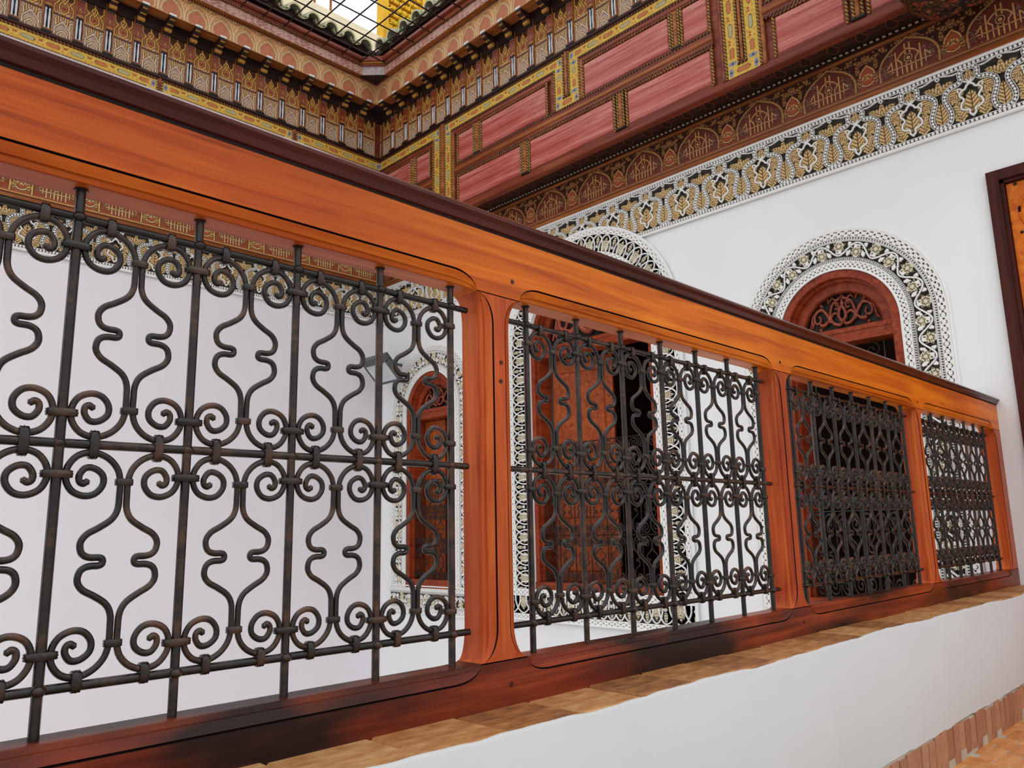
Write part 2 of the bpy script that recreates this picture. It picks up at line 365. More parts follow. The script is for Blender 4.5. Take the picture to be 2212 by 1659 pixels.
def painted_frieze_fn(dark):  # same paint twice: shaded colours when dark, otherwise lit ones
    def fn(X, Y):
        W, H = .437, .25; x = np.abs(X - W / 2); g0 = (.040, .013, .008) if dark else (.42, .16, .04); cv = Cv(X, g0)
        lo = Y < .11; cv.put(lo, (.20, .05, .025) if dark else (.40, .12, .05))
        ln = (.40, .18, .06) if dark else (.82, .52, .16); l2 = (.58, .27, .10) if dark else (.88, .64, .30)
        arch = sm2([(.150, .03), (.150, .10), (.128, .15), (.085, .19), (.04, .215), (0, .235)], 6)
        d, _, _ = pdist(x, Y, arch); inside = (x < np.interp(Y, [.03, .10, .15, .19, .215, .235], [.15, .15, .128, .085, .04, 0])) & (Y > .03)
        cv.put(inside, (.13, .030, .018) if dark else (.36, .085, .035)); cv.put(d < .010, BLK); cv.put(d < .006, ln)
        for pts in ([(.012, .035), (.012, .20)], [(.062, .035), (.062, .17)], [(0, .075), (.11, .075)], [(.035, .035), (.035, .10), (.055, .125), (.035, .15), (0, .17)], [(.085, .06), (.085, .12), (.11, .09)]):
            d, _, _ = pdist(x, Y, pts); cv.put(inside & (d < .0062), BLK); cv.put(inside & (d < .004), l2)
        q = np.hypot(x, Y - .115); cv.put(q < .028, BLK); cv.put((q < .024) & (q > .017), ln); cv.put(q < .010, l2)
        sw = np.sin(X * 150 + 3 * np.sin(Y * 120)) * np.sin(Y * 170 + 2 * np.sin(X * 95)); cv.put(inside & (sw > .72) & (x > .07), (.25, .2, .16))
        sx = W / 2                                              # shield between two arches
        sh = sm2([(sx, .10 + .065), (sx - .03, .135), (sx - .042, .10), (sx - .032, .06), (sx, .045)], 5)
        d, _, _ = pdist(x, Y, sh); ins = np.hypot((x - sx) / .042, (Y - .103) / .060) < 1
        cv.put(ins, (.34, .07, .03) if dark else (.50, .12, .05)); cv.put(d < .008, BLK); cv.put(d < .0045, l2)
        for a in (PI / 2, .5, 2.6):
            m, g = leaf(x, Y, sx, .085, a, .045, .012, 2); cv.put(m, l2); cv.put(g, BLK)
        for bx, by, a, L in ((sx - .005, .18, PI / 2, .05), (sx - .02, .18, 2.3, .06), (.10, .205, .3, .06), (.17, .05, 1.2, .06), (.165, .13, 1.3, .06), (.06, .225, 2.8, .05)):
            m, g = leaf(x, Y, bx, by, a, L, .012, 3, bend=.3); m &= ~inside; cv.put(m, ln); cv.put(g & ~inside, BLK)
        sw = np.sin(X * 130 + 2 * np.sin(Y * 90)) + np.sin(Y * 150 + 2 * np.sin(X * 110)); cv.put((~inside) & (~ins) & (Y > .10) & (sw > 1.55), (.30, .11, .03))
        cv.put((Y < .012) | (Y > .243), (.16, .05, .02)); cv.put((Y > .014) & (Y < .020), ln)
        return cv.h, cv.c
    return fn
def strap_fn(X, Y):                                             # interlaced straps between the little pilasters
    W, H = .142, .36; x = np.abs(X - W / 2); cv = Cv(X, (.46, .31, .21)); up = Y > .2
    cv.put(up, (.34, .13, .04)); cv.put(Y > .30, (.07, .025, .012))
    for pts, c in (([(0, .36), (0, .30), (.03, .26), (.03, .22), (0, .19), (.0, .15)], GOLD), ([(.06, .36), (.06, .31), (.035, .28), (.06, .25), (.06, .20), (.03, .165), (.03, .12), (0, .095)], GOLD),
                   ([(.07, .15), (.045, .13), (.045, .085), (.07, .06)], BEIGE), ([(0, .13), (.05, .07), (.05, .02)], BEIGE), ([(0, .06), (.03, .03), (.03, 0)], BEIGE), ([(0, .175), (.071, .175)], BRN), ([(0, .27), (.02, .31), (0, .34)], GOLD)):
        d, _, _ = pdist(x, Y, pts); cv.put(d < .0082, (.05, .018, .010)); cv.put(d < .0044, tuple(min(1, k * 1.15) for k in c))
    q = np.hypot(x, Y - .095); cv.put(q < .012, (.35, .28, .30)); q = np.hypot(x, Y - .235); cv.put(q < .013, RED)
    cv.put(x > .0665, (.50, .25, .08))
    return cv.h, cv.c
def yellow_fn(L, W, bri=1.0):
    def fn(X, Y):                                               # long side along x
        cv = Cv(X, (.62 * bri, .40 * bri, .07 * bri)); y = np.abs(Y - W / 2); n = max(1, round(L / .15)); p = L / n; x = np.mod(X, p) - p / 2
        k = np.floor(X / p).astype(int) % 2
        body = (np.abs(x) < .045 - np.clip(y - .006, 0, 1) * 1.2) & (y < .016)
        cv.put(body, (.10, .04, .02)); core = (np.abs(x) < .040 - np.clip(y - .006, 0, 1) * 1.2) & (y < .0125)
        cv.put(core & (k == 0), (.52, .16, .05)); cv.put(core & (k == 1), (.42, .38, .20))
        for s in (-1, 1):
            m, g = leaf(x, Y, s * .072, W / 2, PI / 2, .02, .006, 2); cv.put(m, (.30, .05, .02))
            d = np.hypot(np.abs(x) - .062, y - .02); cv.put(d < .007, (.62 * bri, .24, .03))
        cv.put(np.sin(X * 210) * np.sin(Y * 260) > .93, (.20, .10, .02))
        e = (X < .055) | (X > L - .055)
        cv.put(e, (.62 * bri, .40 * bri, .07 * bri))
        ee = (X < .045) | (X > L - .045); xx = np.where(X < L / 2, X, L - X)
        cv.put(ee & (np.abs(xx - .022) < .016 - y * .25) & (y < .026), BLUE); cv.put(ee & (np.abs(xx - .022) + y < .010), (.06, .05, .05))
        return cv.h, cv.c
    return fn
def eave_fn(X, Y):
    W, H = .2, .19; x = np.abs(X - W / 2); cv = Cv(X, (.44, .17, .05))
    sw = np.sin(X * 190 + 2 * np.sin(Y * 140)) * np.sin(Y * 210 + 2 * np.sin(X * 120)); cv.put(sw > .35, (.62, .36, .14)); cv.put(sw < -.72, (.25, .08, .04))
    prof = ([0, .03, .07, .10, .125, .145], [.066, .078, .074, .055, .030, 0]); hw = np.interp(Y, *prof); ins = (x < hw) & (Y < .145)
    cv.put(ins, (.36, .095, .05)); cv.put(ins & ((np.abs(np.mod(X * 1.0 + Y, .016) - .008) < .0022) | (np.abs(np.mod(X - Y, .016) - .008) < .0022)), (.50, .18, .08))
    d, _, _ = pdist(x, Y, list(zip(prof[1], prof[0]))); cv.put(d < .010, (.22, .15, .07)); cv.put(d < .0068, (.70, .50, .26)); cv.put(d < .002, (.30, .18, .07))
    d, _, _ = pdist(x, Y, [(.1, 0), (.092, .09), (.06, .16), (0, .182)]); cv.put(d < .004, (.66, .46, .25))
    for bx, by, a in ((.10, .11, 1.9), (.10, .14, 2.6), (.05, .165, 2.8), (.1, .16, 1.8)):
        m, g = leaf(x, Y, bx, by, a, .05, .010, 3, bend=.2); cv.put(m, (.70, .46, .20)); cv.put(g, (.35, .12, .05))
    cv.put(Y > .182, (.55, .25, .15)); cv.put(Y < .006, (.5, .26, .12))
    return cv.h, cv.c
def soffit_fn(X, Y):
    W, H = .16, .21; x = np.abs(X - W / 2); cv = Cv(X, (.022, .010, .007)); q = np.hypot(x / 1.3, Y - .11)
    for r in (.05, .032): cv.put(np.abs(q - r) < .0028, (.13, .028, .014))
    cv.put(q < .012, (.07, .04, .03)); d, _, _ = pdist(x, Y, sm2([(.08, .02), (.05, .05), (.06, .11), (.05, .17), (.08, .20)], 5)); cv.put(d < .003, (.12, .035, .015))
    return cv.h, cv.c
def band_fn(X, Y):
    cv = Cv(X, (.40, .20, .17)); sw = np.sin(X * 60 + 3 * np.sin(Y * 60)) * np.sin(Y * 130 + 2 * np.sin(X * 45)); cv.put(sw > .3, (.52, .32, .26)); cv.put(sw < -.55, (.26, .09, .06))
    return cv.h, cv.c
print('helpers ready')
# ================================================================== the setting
def struct(name, me, mats, label, cat, M=None): return obj(name, me, mats, None, M, label, cat, None, 'structure')
# --- floor of the gallery with its clay tiles
fl = struct('floor', MB().box(-1.5, X1, -1.6, .90, -.25, -.004).mesh('floor', 'mortar'), None, 'terracotta tiled gallery floor', 'floor')
tm = [MB().bevbox(-.0715, .0715, -.0235, .0235, -.012, .0, .003).mesh('floor_tile', 'floor_clay')]
tmv = MB().bevbox(-.0235, .0235, -.0715, .0715, -.012, .0, .003).mesh('floor_tile', 'floor_clay')
cnt = 0
def herring(x0, x1, y0, y1, w=.05, n=3):
    out = []; L = w * n
    for a in range(-60, 90):
        for b in range(-40, 40):
            px, py = x0 + a * w + b * 2 * L, y0 + a * w
            out.append((px + L / 2, py + w / 2, 0)); out.append((px + L + w / 2, py + w - L / 2 , 1))
    return [(x, y, o) for x, y, o in out if x0 < x < x1 and y0 < y < y1]
for x, y, o in herring(2.45, X1 + .03, .10, .90):
    obj('floor_tile', tmv if o else tm[0], None, fl, T(x, y, random.uniform(-.001, .0005))); cnt += 1
print('floor tiles', cnt)
# --- parapet under the balustrade
def wavy(x0, x1, base, amp, n):
    xs = np.linspace(x0, x1, n); ph = np.random.rand(6) * 6; fr = [3, 7, 13, 24, 47, 81]; am = [1, .8, .6, .35, .25, .2]
    return xs, base + amp * sum(a * np.sin(f * xs + p) for a, f, p in zip(am, fr, ph)) / 2
mb = MB().box(-1.6, X1, .874, 1.12, -.25, .412)
xs, zt = wavy(-1.6, X1, .430, .0045, 420); _, zb = wavy(-1.6, X1, .112, .006, 420)
vs = []
for x, a, b in zip(xs, zt, zb): vs += [(x, .868, b), (x, .868, a - .004), (x, .8715, a), (x, .877, a)]
n = len(xs); mb.add(vs, [(i * 4 + k, (i + 1) * 4 + k, (i + 1) * 4 + k + 1, i * 4 + k + 1) for i in range(n - 1) for k in range(3)], 0, True)
pw = struct('wall_parapet', mb.mesh('wall_parapet', 'wall_low'), None, 'low white plastered parapet wall under the wooden balustrade', 'wall')
cmesh = [MB().bevbox(-.079, .079, .874, 1.115, 0, .018, .004).mesh('coping_tile', 'coping')]
for i in range(37):
    x = X1 - .085 - i * .1625
    obj('coping_tile', cmesh[0], None, pw, T(x, 0, .412 + random.uniform(-.002, .002)) @ Matrix.Rotation(random.uniform(-.006, .006), 4, 'Y'))
bb = struct('baseboard_parapet', MB().box(-1.6, X1, .870, .876, -.02, .108).mesh('baseboard', 'mortar'), None, 'terracotta tile skirting along the foot of the parapet wall', 'baseboard')
sk = MB().add([(-.026, .870, -.004), (.026, .870, -.004), (.026, .8655, .104), (-.026, .8655, .104), (-.026, .874, -.004), (.026, .874, -.004), (.026, .874, .106), (-.026, .874, .106)],
              [(0, 1, 2, 3), (4, 7, 6, 5), (0, 3, 7, 4), (1, 5, 6, 2), (3, 2, 6, 7), (0, 4, 5, 1)]).mesh('skirting_tile', 'skirting')
for i in range(54):
    x = X1 - .028 - i * .0555
    obj('skirting_tile', sk, None, bb, T(x, random.uniform(-.0015, .0015), -.002) @ Matrix.Diagonal((1, 1, random.uniform(.97, 1.09), 1)) @ Matrix.Rotation(random.uniform(-.015, .015), 4, 'Y'))
# --- walls
ZTOP, ZBOT = 3.36, -3.8
def arch_loop(yc, zs, zc, R, n=28):      # (y, z) loop, counter-clockwise
    return [(yc + R * math.cos(PI * k / n), zc + R * math.sin(PI * k / n)) for k in range(n + 1)] + [(yc - R, zs), (yc + R, zs)]
WIN = {1: dict(yc=3.515, zs=.30, zc=2.09, R=.57), 2: dict(yc=1.715, zs=.28, zc=1.79, R=.333), 3: dict(yc=5.315, zs=.28, zc=1.79, R=.333)}
holes = [arch_loop(w['yc'], w['zs'], w['zc'], w['R']) for w in WIN.values()]
holes.append([(.906, 0.0), (.906, 2.418), (-.10, 2.418), (-.10, 0.0)])
outer = [(-1.6, ZBOT), (Y1, ZBOT), (Y1, ZTOP + 1.5), (-1.6, ZTOP + 1.5)]
loops = [[Vector((a, b, 0)) for a, b in L] for L in [outer] + holes]
tri = tessellate_polygon(loops); flat = [v for L in loops for v in L]
mb = MB(); mb.add([(X1, v.x, v.y) for v in flat], [tuple(t) for t in tri])
for L in holes:
    n = len(L); mb.add([(X1, a, b) for a, b in L] + [(X1 + .30, a, b) for a, b in L], [(i, (i + 1) % n, (i + 1) % n + n, i + n) for i in range(n)])
wr = struct('wall_right', mb.mesh('wall_right', 'wall_white'), None, 'white plastered court wall with three arched windows and an orange door', 'wall')
wf = struct('wall_far', MB().box(-3.2, X1 + .3, Y1, Y1 + .25, ZBOT, ZTOP + 1.5).mesh('wall_far', 'wall_far'), None, 'plain lilac-white plastered court wall meeting the windowed wall at a corner', 'wall')
cf = struct('floor_court', MB().box(-3.2, X1, 1.12, Y1, ZBOT - .1, ZBOT).mesh('floor_court', 'court_floor'), None, 'pale paved floor of the court far below the gallery', 'floor')
# rooms behind the windows
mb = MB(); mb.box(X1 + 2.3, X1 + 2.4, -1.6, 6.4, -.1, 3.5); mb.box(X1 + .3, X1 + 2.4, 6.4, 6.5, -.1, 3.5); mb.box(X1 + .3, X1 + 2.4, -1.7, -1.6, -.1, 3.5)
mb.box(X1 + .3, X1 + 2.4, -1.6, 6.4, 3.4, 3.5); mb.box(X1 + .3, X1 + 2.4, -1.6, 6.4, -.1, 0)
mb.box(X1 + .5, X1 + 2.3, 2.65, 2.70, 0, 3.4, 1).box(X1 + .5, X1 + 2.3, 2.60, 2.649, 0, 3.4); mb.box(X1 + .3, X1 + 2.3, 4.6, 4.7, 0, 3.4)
struct('wall_rooms', mb.mesh('wall_rooms', 'room_dark', 'room_ochre'), None, 'ochre and shade-darkened inner walls of the rooms behind the arched windows', 'wall')
def arch_band(mb, R0, R1, zdown, c0, c1, n=28, mat=0):
    """arch-topped frame in the wall frame: outer radius R0, inner R1, legs down to -zdown, from depth c0 to c1"""
    def loop(R): return [(R, -zdown)] + [(R * math.cos(PI * k / n), R * math.sin(PI * k / n)) for k in range(n + 1)] + [(-R, -zdown)]
    A, B = loop(R0), loop(R1); m = len(A)
    v = [(x, y, c1) for x, y in A] + [(x, y, c1) for x, y in B] + [(x, y, c0) for x, y in A] + [(x, y, c0) for x, y in B]
    f = [(i, i + 1, m + i + 1, m + i) for i in range(m - 1)] + [(m + i, m + i + 1, 3 * m + i + 1, 3 * m + i) for i in range(m - 1)] + [(2 * m + i, 2 * m + i + 1, i + 1, i) for i in range(m - 1)] + [(3 * m + i, 3 * m + i + 1, 2 * m + i + 1, 2 * m + i) for i in range(m - 1)]
    mb.add(v, [t[::-1] for t in f], mat)
# --- stucco surrounds: units bent round the arch and straight ones down the sides and along the sill
def surround(win, fn_maker, band, L_arch_mid, straight_L, label, off=.0015):
    w = WIN[win]; e = empty('window_%d' % win, (X1, w['yc'], w['zs']), label, 'window', None, 'structure'); R = w['R']
    Rm = R + band / 2; N = round(PI * Rm / L_arch_mid); La = PI * Rm / N; da = PI / N
    def bent(X, Y, h):
        th = da * (X / La); r = R + Y
        return (r * np.sin(th), r * np.cos(th), h)               # from the vertical, clockwise seen from the court
    am = tile('stucco_arch_piece', La, band, 96, 110, fn_maker(La), 'stucco', bent)
    for k in range(N):
        a = PI / 2 - k * da
        obj('stucco_arch_piece', am, None, e, RWm(w['yc'], w['zc'], off) @ Matrix.Rotation(a, 4, 'Z'))
    zb = w['zs']; n = round((w['zc'] - zb) / straight_L); Ls = (w['zc'] - zb) / n
    smh = tile('stucco_jamb_piece', Ls, band, 96, 110, fn_maker(Ls), 'stucco')
    for k in range(n):
        for sg in (1, -1):                                       # sg=1: side towards the gallery (image right)
            rot = Matrix.Rotation(-PI / 2 if sg == 1 else PI / 2, 4, 'Z')
            y = w['yc'] - sg * R; z = (zb + (k + 1) * Ls) if sg == 1 else (zb + k * Ls)
            obj('stucco_jamb_piece', smh, None, e, RWm(y, z, off) @ rot)
    n2 = round(2 * (R) / straight_L); L2 = 2 * R / n2
    sm3 = tile('stucco_sill_piece', L2, band, 96, 110, fn_maker(L2), 'stucco')
    for k in range(n2):
        obj('stucco_sill_piece', sm3, None, e, RWm(w['yc'] - R + k * L2 , zb, off) @ Matrix.Rotation(PI, 4, 'Z'))
    smc = tile('stucco_corner_piece', band, band, 90, 110, fn_maker(band), 'stucco')
    for y, M in ((w['yc'] - R - band, Matrix.Rotation(PI, 4, 'Z')), (w['yc'] + R, Matrix.Rotation(PI, 4, 'Z'))):
        obj('stucco_corner_piece', smc, None, e, RWm(y, zb, off) @ M)
    # raised plain rim outside the carving
    mb = MB()
    ro = R + band + .004
    P = [(ro, zb - band - w['zc'], 0), (ro, 0, 0)] + [(ro * math.cos(PI * k / 32), ro * math.sin(PI * k / 32), 0) for k in range(33)] + [(-ro, 0, 0), (-ro, zb - band - w['zc'], 0), (ro, zb - band - w['zc'], 0)]
    mb.tube(P, .012, 6)
    if off > .01: arch_band(mb, R + band, R - .005, w['zc'] - zb + band, -off - .002, 0)
    obj('plaster_rim', mb.mesh('plaster_rim', 'wall_white'), None, e, RWm(w['yc'], w['zc'], off))
    return e
win2 = surround(2, vine_fn, .23, .2, .19, 'arched window with pale flowering vine stucco border, beside the orange door')
win1 = surround(1, palmette_fn, .22, .15, .15, 'wide arched window with palmette stucco border rising into the stucco frieze', .022)
win3 = surround(3, vine_fn, .23, .2, .19, 'narrow arched window with stucco border next to the floodlight corner')
# --- window joinery
def spiral(cx, cy, r0, r1, a0, turns, n=26, z=0): return [(cx + (r0 + (r1 - r0) * k / n) * math.cos(a0 + turns * 2 * PI * k / n), cy + (r0 + (r1 - r0) * k / n) * math.sin(a0 + turns * 2 * PI * k / n), z) for k in range(n + 1)]
def leafmesh(mb, x, y, ang, L, w, z, h, mat=0):
    ca, sa = math.cos(ang), math.sin(ang); vs = []
    for i in range(7):
        p = i / 6; hw = w * math.sin(PI * p ** .8) if 0 < i < 6 else 0
        hw *= 1 if i % 2 else .75
        for q, zz in ((-hw, z), (0, z + h * math.sin(PI * p)), (hw, z)): vs.append((x + ca * L * p - sa * q, y + sa * L * p + ca * q, zz))
    mb.add(vs, [(i * 3 + k, (i + 1) * 3 + k, (i + 1) * 3 + k + 1, i * 3 + k + 1) for i in range(6) for k in range(2)], mat)
def lunette(R, z=0.0):
    mb = MB(); s = R
    for sg in (-1, 1):
        def F(pts): return [(sg * x * s, y * s, z + .008) for x, y in pts]
        def tp(pts, r0, r1, per=7):
            P = crom(F(pts), per); N = len(P); mb.tube(P, [s * (r0 + (r1 - r0) * k / (N - 1)) for k in range(N)], 6)
        tp([(.02, .14), (.10, .09), (.24, .14), (.32, .28), (.28, .46), (.20, .56), (.10, .52), (.12, .42), (.19, .44)], .045, .022)     # inner upright scroll
        tp([(.10, .30), (.22, .34), (.36, .22), (.48, .14), (.60, .16)], .030, .040)
        tp([(.30, .16), (.40, .34), (.52, .46), (.66, .44), (.74, .34), (.72, .22), (.62, .20), (.57, .28), (.62, .34)], .046, .020)     # outer scroll
        tp([(.66, .44), (.78, .36), (.84, .20), (.90, .08)], .03, .018)
        tp([(.04, .64), (.14, .60), (.24, .66), (.30, .60)], .035, .02)
        for x, y, a, L, w in ((.42, .20, -.6, .2, .05), (.34, .56, 1.3, .16, .045), (.78, .30, -1.3, .22, .05), (.60, .10, -1.2, .12, .05), (.50, .52, .6, .16, .05), (.20, .50, 2.6, .14, .05), (.06, .62, 2.2, .14, .05)):
            leafmesh(mb, sg * x * s, y * s, a if sg > 0 else PI - a, L * s, w * s, z + .004, .03 * s)
    P = crom([(.0, .16, 0), (.085, .24, 0), (.075, .36, 0), (0, .45, 0), (-.075, .36, 0), (-.085, .24, 0)], 6, True); P = [(p.x * s, p.y * s, z + .014) for p in P]
    mb.tube(P + [P[0], P[1]], s * .042, 6); leafmesh(mb, 0, .44 * s, PI / 2, .18 * s, .06 * s, z + .01, .03 * s)
    return mb
def joinery(e, win, depth=.06):
    w = WIN[win]; R, zd = w['R'], w['zc'] - w['zs']; M = RWm(w['yc'], w['zc'], 0)
    mb = MB(); arch_band(mb, R, R - .042, zd, -.16, .004); arch_band(mb, R - .042, R - .058, zd, -.16, -.03)
    mb.box(-R, R, -zd - .02, -zd + .05, -.16, .012); obj('frame', mb.mesh('frame', 'window_red'), None, e, M)
    Ri = R - .058
    mb = MB(); arch_band(mb, Ri, Ri - .05, 0, -.12, -.06)
    for k in range(int(60 * Ri / .3)):                                    # rope bead round the lunette
        a = PI * (k + .5) / int(60 * Ri / .3); rr = Ri - .056
        mb.ball((rr * math.cos(a), rr * math.sin(a), -.062), .0065, 0, 6)
    obj('lunette_frame', mb.mesh('lunette_frame', 'window_red'), None, e, M)
    n = 30; loop = [((Ri - .04) * math.cos(PI * k / n), (Ri - .04) * math.sin(PI * k / n), -.10) for k in range(n + 1)]
    obj('lunette_ground', MB().add(loop, [tuple(range(n + 1))]).mesh('lunette_ground', 'black_paint'), None, e, M)
    obj('lunette_carving', lunette(Ri - .055, -.075).mesh('lunette_carving', 'carved_red'), None, e, M @ T(0, .014, 0) @ Matrix.Diagonal((1.0, 1.3, 1.3, 1)))
    mb = MB().box(-Ri, Ri, -.075, -.005, -.16, -.035).box(-Ri, Ri, -.02, .004, -.12, -.028)
    for k in range(int(2 * Ri / .014)): mb.ball((-Ri + .007 + k * .014, .010, -.06), .006, 0, 6)
    obj('transom', mb.mesh('transom', 'window_red'), None, e, M)
    return M, Ri
STRAND = None
M2, Ri2 = joinery(win2, 2); M1, Ri1 = joinery(win1, 1); M3, Ri3 = joinery(win3, 3)
def leafdoor(e, M, w, h, ang, hinge, mat='casement_wood'):
    """a casement leaf hinged at local x=hinge, opened by ang; panels in front"""
    sg = 1 if hinge < 0 else -1
    mb = MB(); x0, x1 = (0, sg * w) if sg > 0 else (sg * w, 0)
    mb.box(x0, x1, -h, 0, -.015, .015)
    for a, b in ((.06, .42), (.47, .72), (.77, .95)):
        mb.bevbox(x0 + .06, x1 - .06, -h * b, -h * a, .012, .024, .012)
    obj('casement', mb.mesh('casement', mat), None, e, M @ T(hinge, -.08, -.17) @ Matrix.Rotation(ang, 4, 'Y'))
leafdoor(win1, M1, .50, 1.68, .25, -Ri1 + .02); leafdoor(win1, M1, .50, 1.68, -1.25, Ri1 - .02)
leafdoor(win3, M3, .26, 1.40, 0.05, -Ri3 + .01); leafdoor(win3, M3, .26, 1.40, -1.0, Ri3 - .01)
# --- orange door on the gallery side of the railing
d1 = empty('door_1', (X1, .40, 0), 'orange planked wooden door in a dark brown frame at the end of the gallery', 'door', None, 'structure')
mb = MB(); mb.box(X1 - .022, X1 + .12, .856, .908, 0, 2.42).box(X1 - .022, X1 + .12, -.10, -.05, 0, 2.42).box(X1 - .022, X1 + .12, -.05, .856, 2.368, 2.42)
mb.box(X1 - .004, X1 + .10, .840, .856, 0, 2.368).box(X1 - .004, X1 + .10, -.05, .856, 2.352, 2.368)
obj('door_frame', mb.mesh('door_frame', 'door_frame'), None, d1)
for k in range(5):
    y1 = .838 - k * .176
    obj('plank', MB().bevbox(y1 - .174, y1, .01, 2.35, 0, .022, .003).mesh('plank', 'door_orange'), None, d1, Matrix(((0, 0, -1, X1 + .04), (1, 0, 0, 0), (0, 1, 0, 0), (0, 0, 0, 1))))
mb = MB()
for k in range(25):
    a0, a1 = 2 * PI * k / 24, 2 * PI * (k + 1) / 24
    mb.tube([(X1 + .016, .68 + .115 * math.cos(a0), 2.19 + .115 * math.sin(a0)), (X1 + .016, .68 + .115 * math.cos(a1), 2.19 + .115 * math.sin(a1))], .007, 5)
obj('carved_ring', mb.mesh('carved_ring', 'door_orange'), None, d1)
nail = MB().ball((0, 0, 0), .008, 0, 8, (.5, 1, 1)).mesh('door_nail', 'black_paint')
for y in (.797, .62, .44, .26, .08):
    for z in (2.338, 2.09, 1.6, 1.1, .6, .15): obj('door_nail', nail, None, d1, T(X1 + .016, y, z))

# ================================================================== carved and painted bands on the two court walls
def trimE(i, wall, z, label):
    return empty('trim_%d' % i, (X1, 2.5, z) if wall == 'R' else (2., Y1, z), label, 'trim', None, 'structure')
def wbox(par, wall, name, a0, a1, z0, z1, c0, c1, mat, bev=0):
    """box on a court wall: a is y (right wall) or x (far wall), c the distance from the wall"""
    if a1 < a0: a0, a1 = a1, a0
    w, h = a1 - a0, z1 - z0
    me = (MB().bevbox(0, w, 0, h, 0, c1 - c0, bev) if bev else MB().box(0, w, 0, h, 0, c1 - c0)).mesh(name, mat)
    return obj(name, me, None, par, RWm(a1, z0, c0) if wall == 'R' else FWm(a0, z0, c0))
# stucco frieze
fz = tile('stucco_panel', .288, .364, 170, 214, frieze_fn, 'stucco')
t1 = trimE(1, 'R', 2.69, 'carved white stucco frieze of beaded serpents and tan leaves over the windows')
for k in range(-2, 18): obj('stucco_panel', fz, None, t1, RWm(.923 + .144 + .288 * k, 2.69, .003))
t2 = trimE(2, 'F', 2.69, 'carved white stucco frieze running along the plain far wall')
k = 0
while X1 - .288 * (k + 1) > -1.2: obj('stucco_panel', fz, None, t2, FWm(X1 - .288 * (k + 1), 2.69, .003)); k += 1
# wooden strip, painted frieze
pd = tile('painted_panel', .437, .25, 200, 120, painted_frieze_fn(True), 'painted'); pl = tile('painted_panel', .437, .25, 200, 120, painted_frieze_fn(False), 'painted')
t3 = trimE(3, 'R', 3.05, 'wooden frieze of painted arches and shields, darkened as in shade, above the windowed wall stucco')
wbox(t3, 'R', 'wooden_strip', -.6, Y1, 3.054, 3.078, 0, .03, 'brown_trim', .006)
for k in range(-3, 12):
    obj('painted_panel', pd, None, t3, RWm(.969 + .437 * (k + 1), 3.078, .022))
wbox(t3, 'R', 'wooden_lath', -.6, Y1 - .03, 3.326, 3.336, 0, .034, 'brown_trim')
t4 = trimE(4, 'F', 3.05, 'wooden frieze of painted arches and shields, brightened as if lit, above the far wall stucco')
wbox(t4, 'F', 'wooden_strip', -1.2, X1, 3.054, 3.078, 0, .03, 'brown_trim', .006)
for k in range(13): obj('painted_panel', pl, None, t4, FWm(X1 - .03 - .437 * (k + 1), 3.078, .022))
# cornice with dentils, soffit, backing
SO, PD = .25, .25
for i, wall, a0, a1, L in ((5, 'R', -.6, Y1, 'dark moulded cornice with a row of small pale dentils over the windowed wall'), (6, 'F', -1.2, X1, 'dark moulded cornice with small dentils over the far wall')):
    t = trimE(i, wall, 3.33, L)
    wbox(t, wall, 'cornice_board', a0, a1, 3.336, 3.350, 0, .05, 'dark_trim')
    mb = MB(); n = int((a1 - a0) / .034)
    for k in range(n): mb.box(k * .034, k * .034 + .017, 0, .007, 0, .010)
    o = obj('dentils', mb.mesh('dentils', 'dentil_paint'), None, t, RWm(a1, 3.348, .048) if wall == 'R' else FWm(a0, 3.348, .048)); o['kind'] = 'stuff'
    wbox(t, wall, 'soffit_board', a0, a1, 3.362, 3.375, 0, SO - .002, 'soffit_dark')
    sf = tile('soffit_panel', .16, .19, 60, 70, soffit_fn, 'painted')
    n = int((a1 - a0) / .16)
    for k in range(n):
        # lies flat, facing down: local y runs from the wall outwards
        if wall == 'R': M = Matrix(((0, -1, 0, X1 - .055), (1, 0, 0, a1 - .16 * (k + 1)), (0, 0, 1, 3.3605), (0, 0, 0, 1)))
        else: M = Matrix(((1, 0, 0, a1 - .16 * (k + 1)), (0, -1, 0, Y1 - .055), (0, 0, 1, 3.3605), (0, 0, 0, 1)))
        obj('soffit_panel', sf, None, t, M)
# ------------------------------------------------------------------ panelled band
def rope(par, wall, a0, z0, a1, z1, c, r=.0085, pitch=.024, name='rope_moulding'):
    p0, p1 = Vector((a0, z0)), Vector((a1, z1)); L = (p1 - p0).length; n = max(2, int(L / pitch * 6)); t = (p1 - p0) / L; q = Vector((-t.y, t.x)); S = 7
    vs, fs, ms = [], [], []
    for i in range(n + 1):
        s = L * i / n
        for k in range(S):
            th = PI * k / (S - 1); ph = 2 * PI * s / pitch - th * 1.6; rr = r * (1 + .16 * math.cos(ph))
            a = p0 + t * s + q * (rr * math.cos(th)); cc = c + rr * math.sin(th)
            vs.append((X1 - cc, a.x, a.y) if wall == 'R' else (a.x, Y1 - cc, a.y))
    mb = MB()
    for i in range(n):
        for k in range(S - 1):
            ph = (L * (i + .5) / n / pitch - (k + .5) / (S - 1) * .8) % 1
            fs.append((i * S + k, (i + 1) * S + k, (i + 1) * S + k + 1, i * S + k + 1)); ms.append(0 if ph < .5 else 1)
    mb.v = vs; mb.f = fs; mb.m = ms; mb.sm = [False] * len(fs)
    return obj(name, mb.mesh(name, 'black_paint', 'gold' if z0 != z1 else 'brown_trim'), None, par)
YS = {}
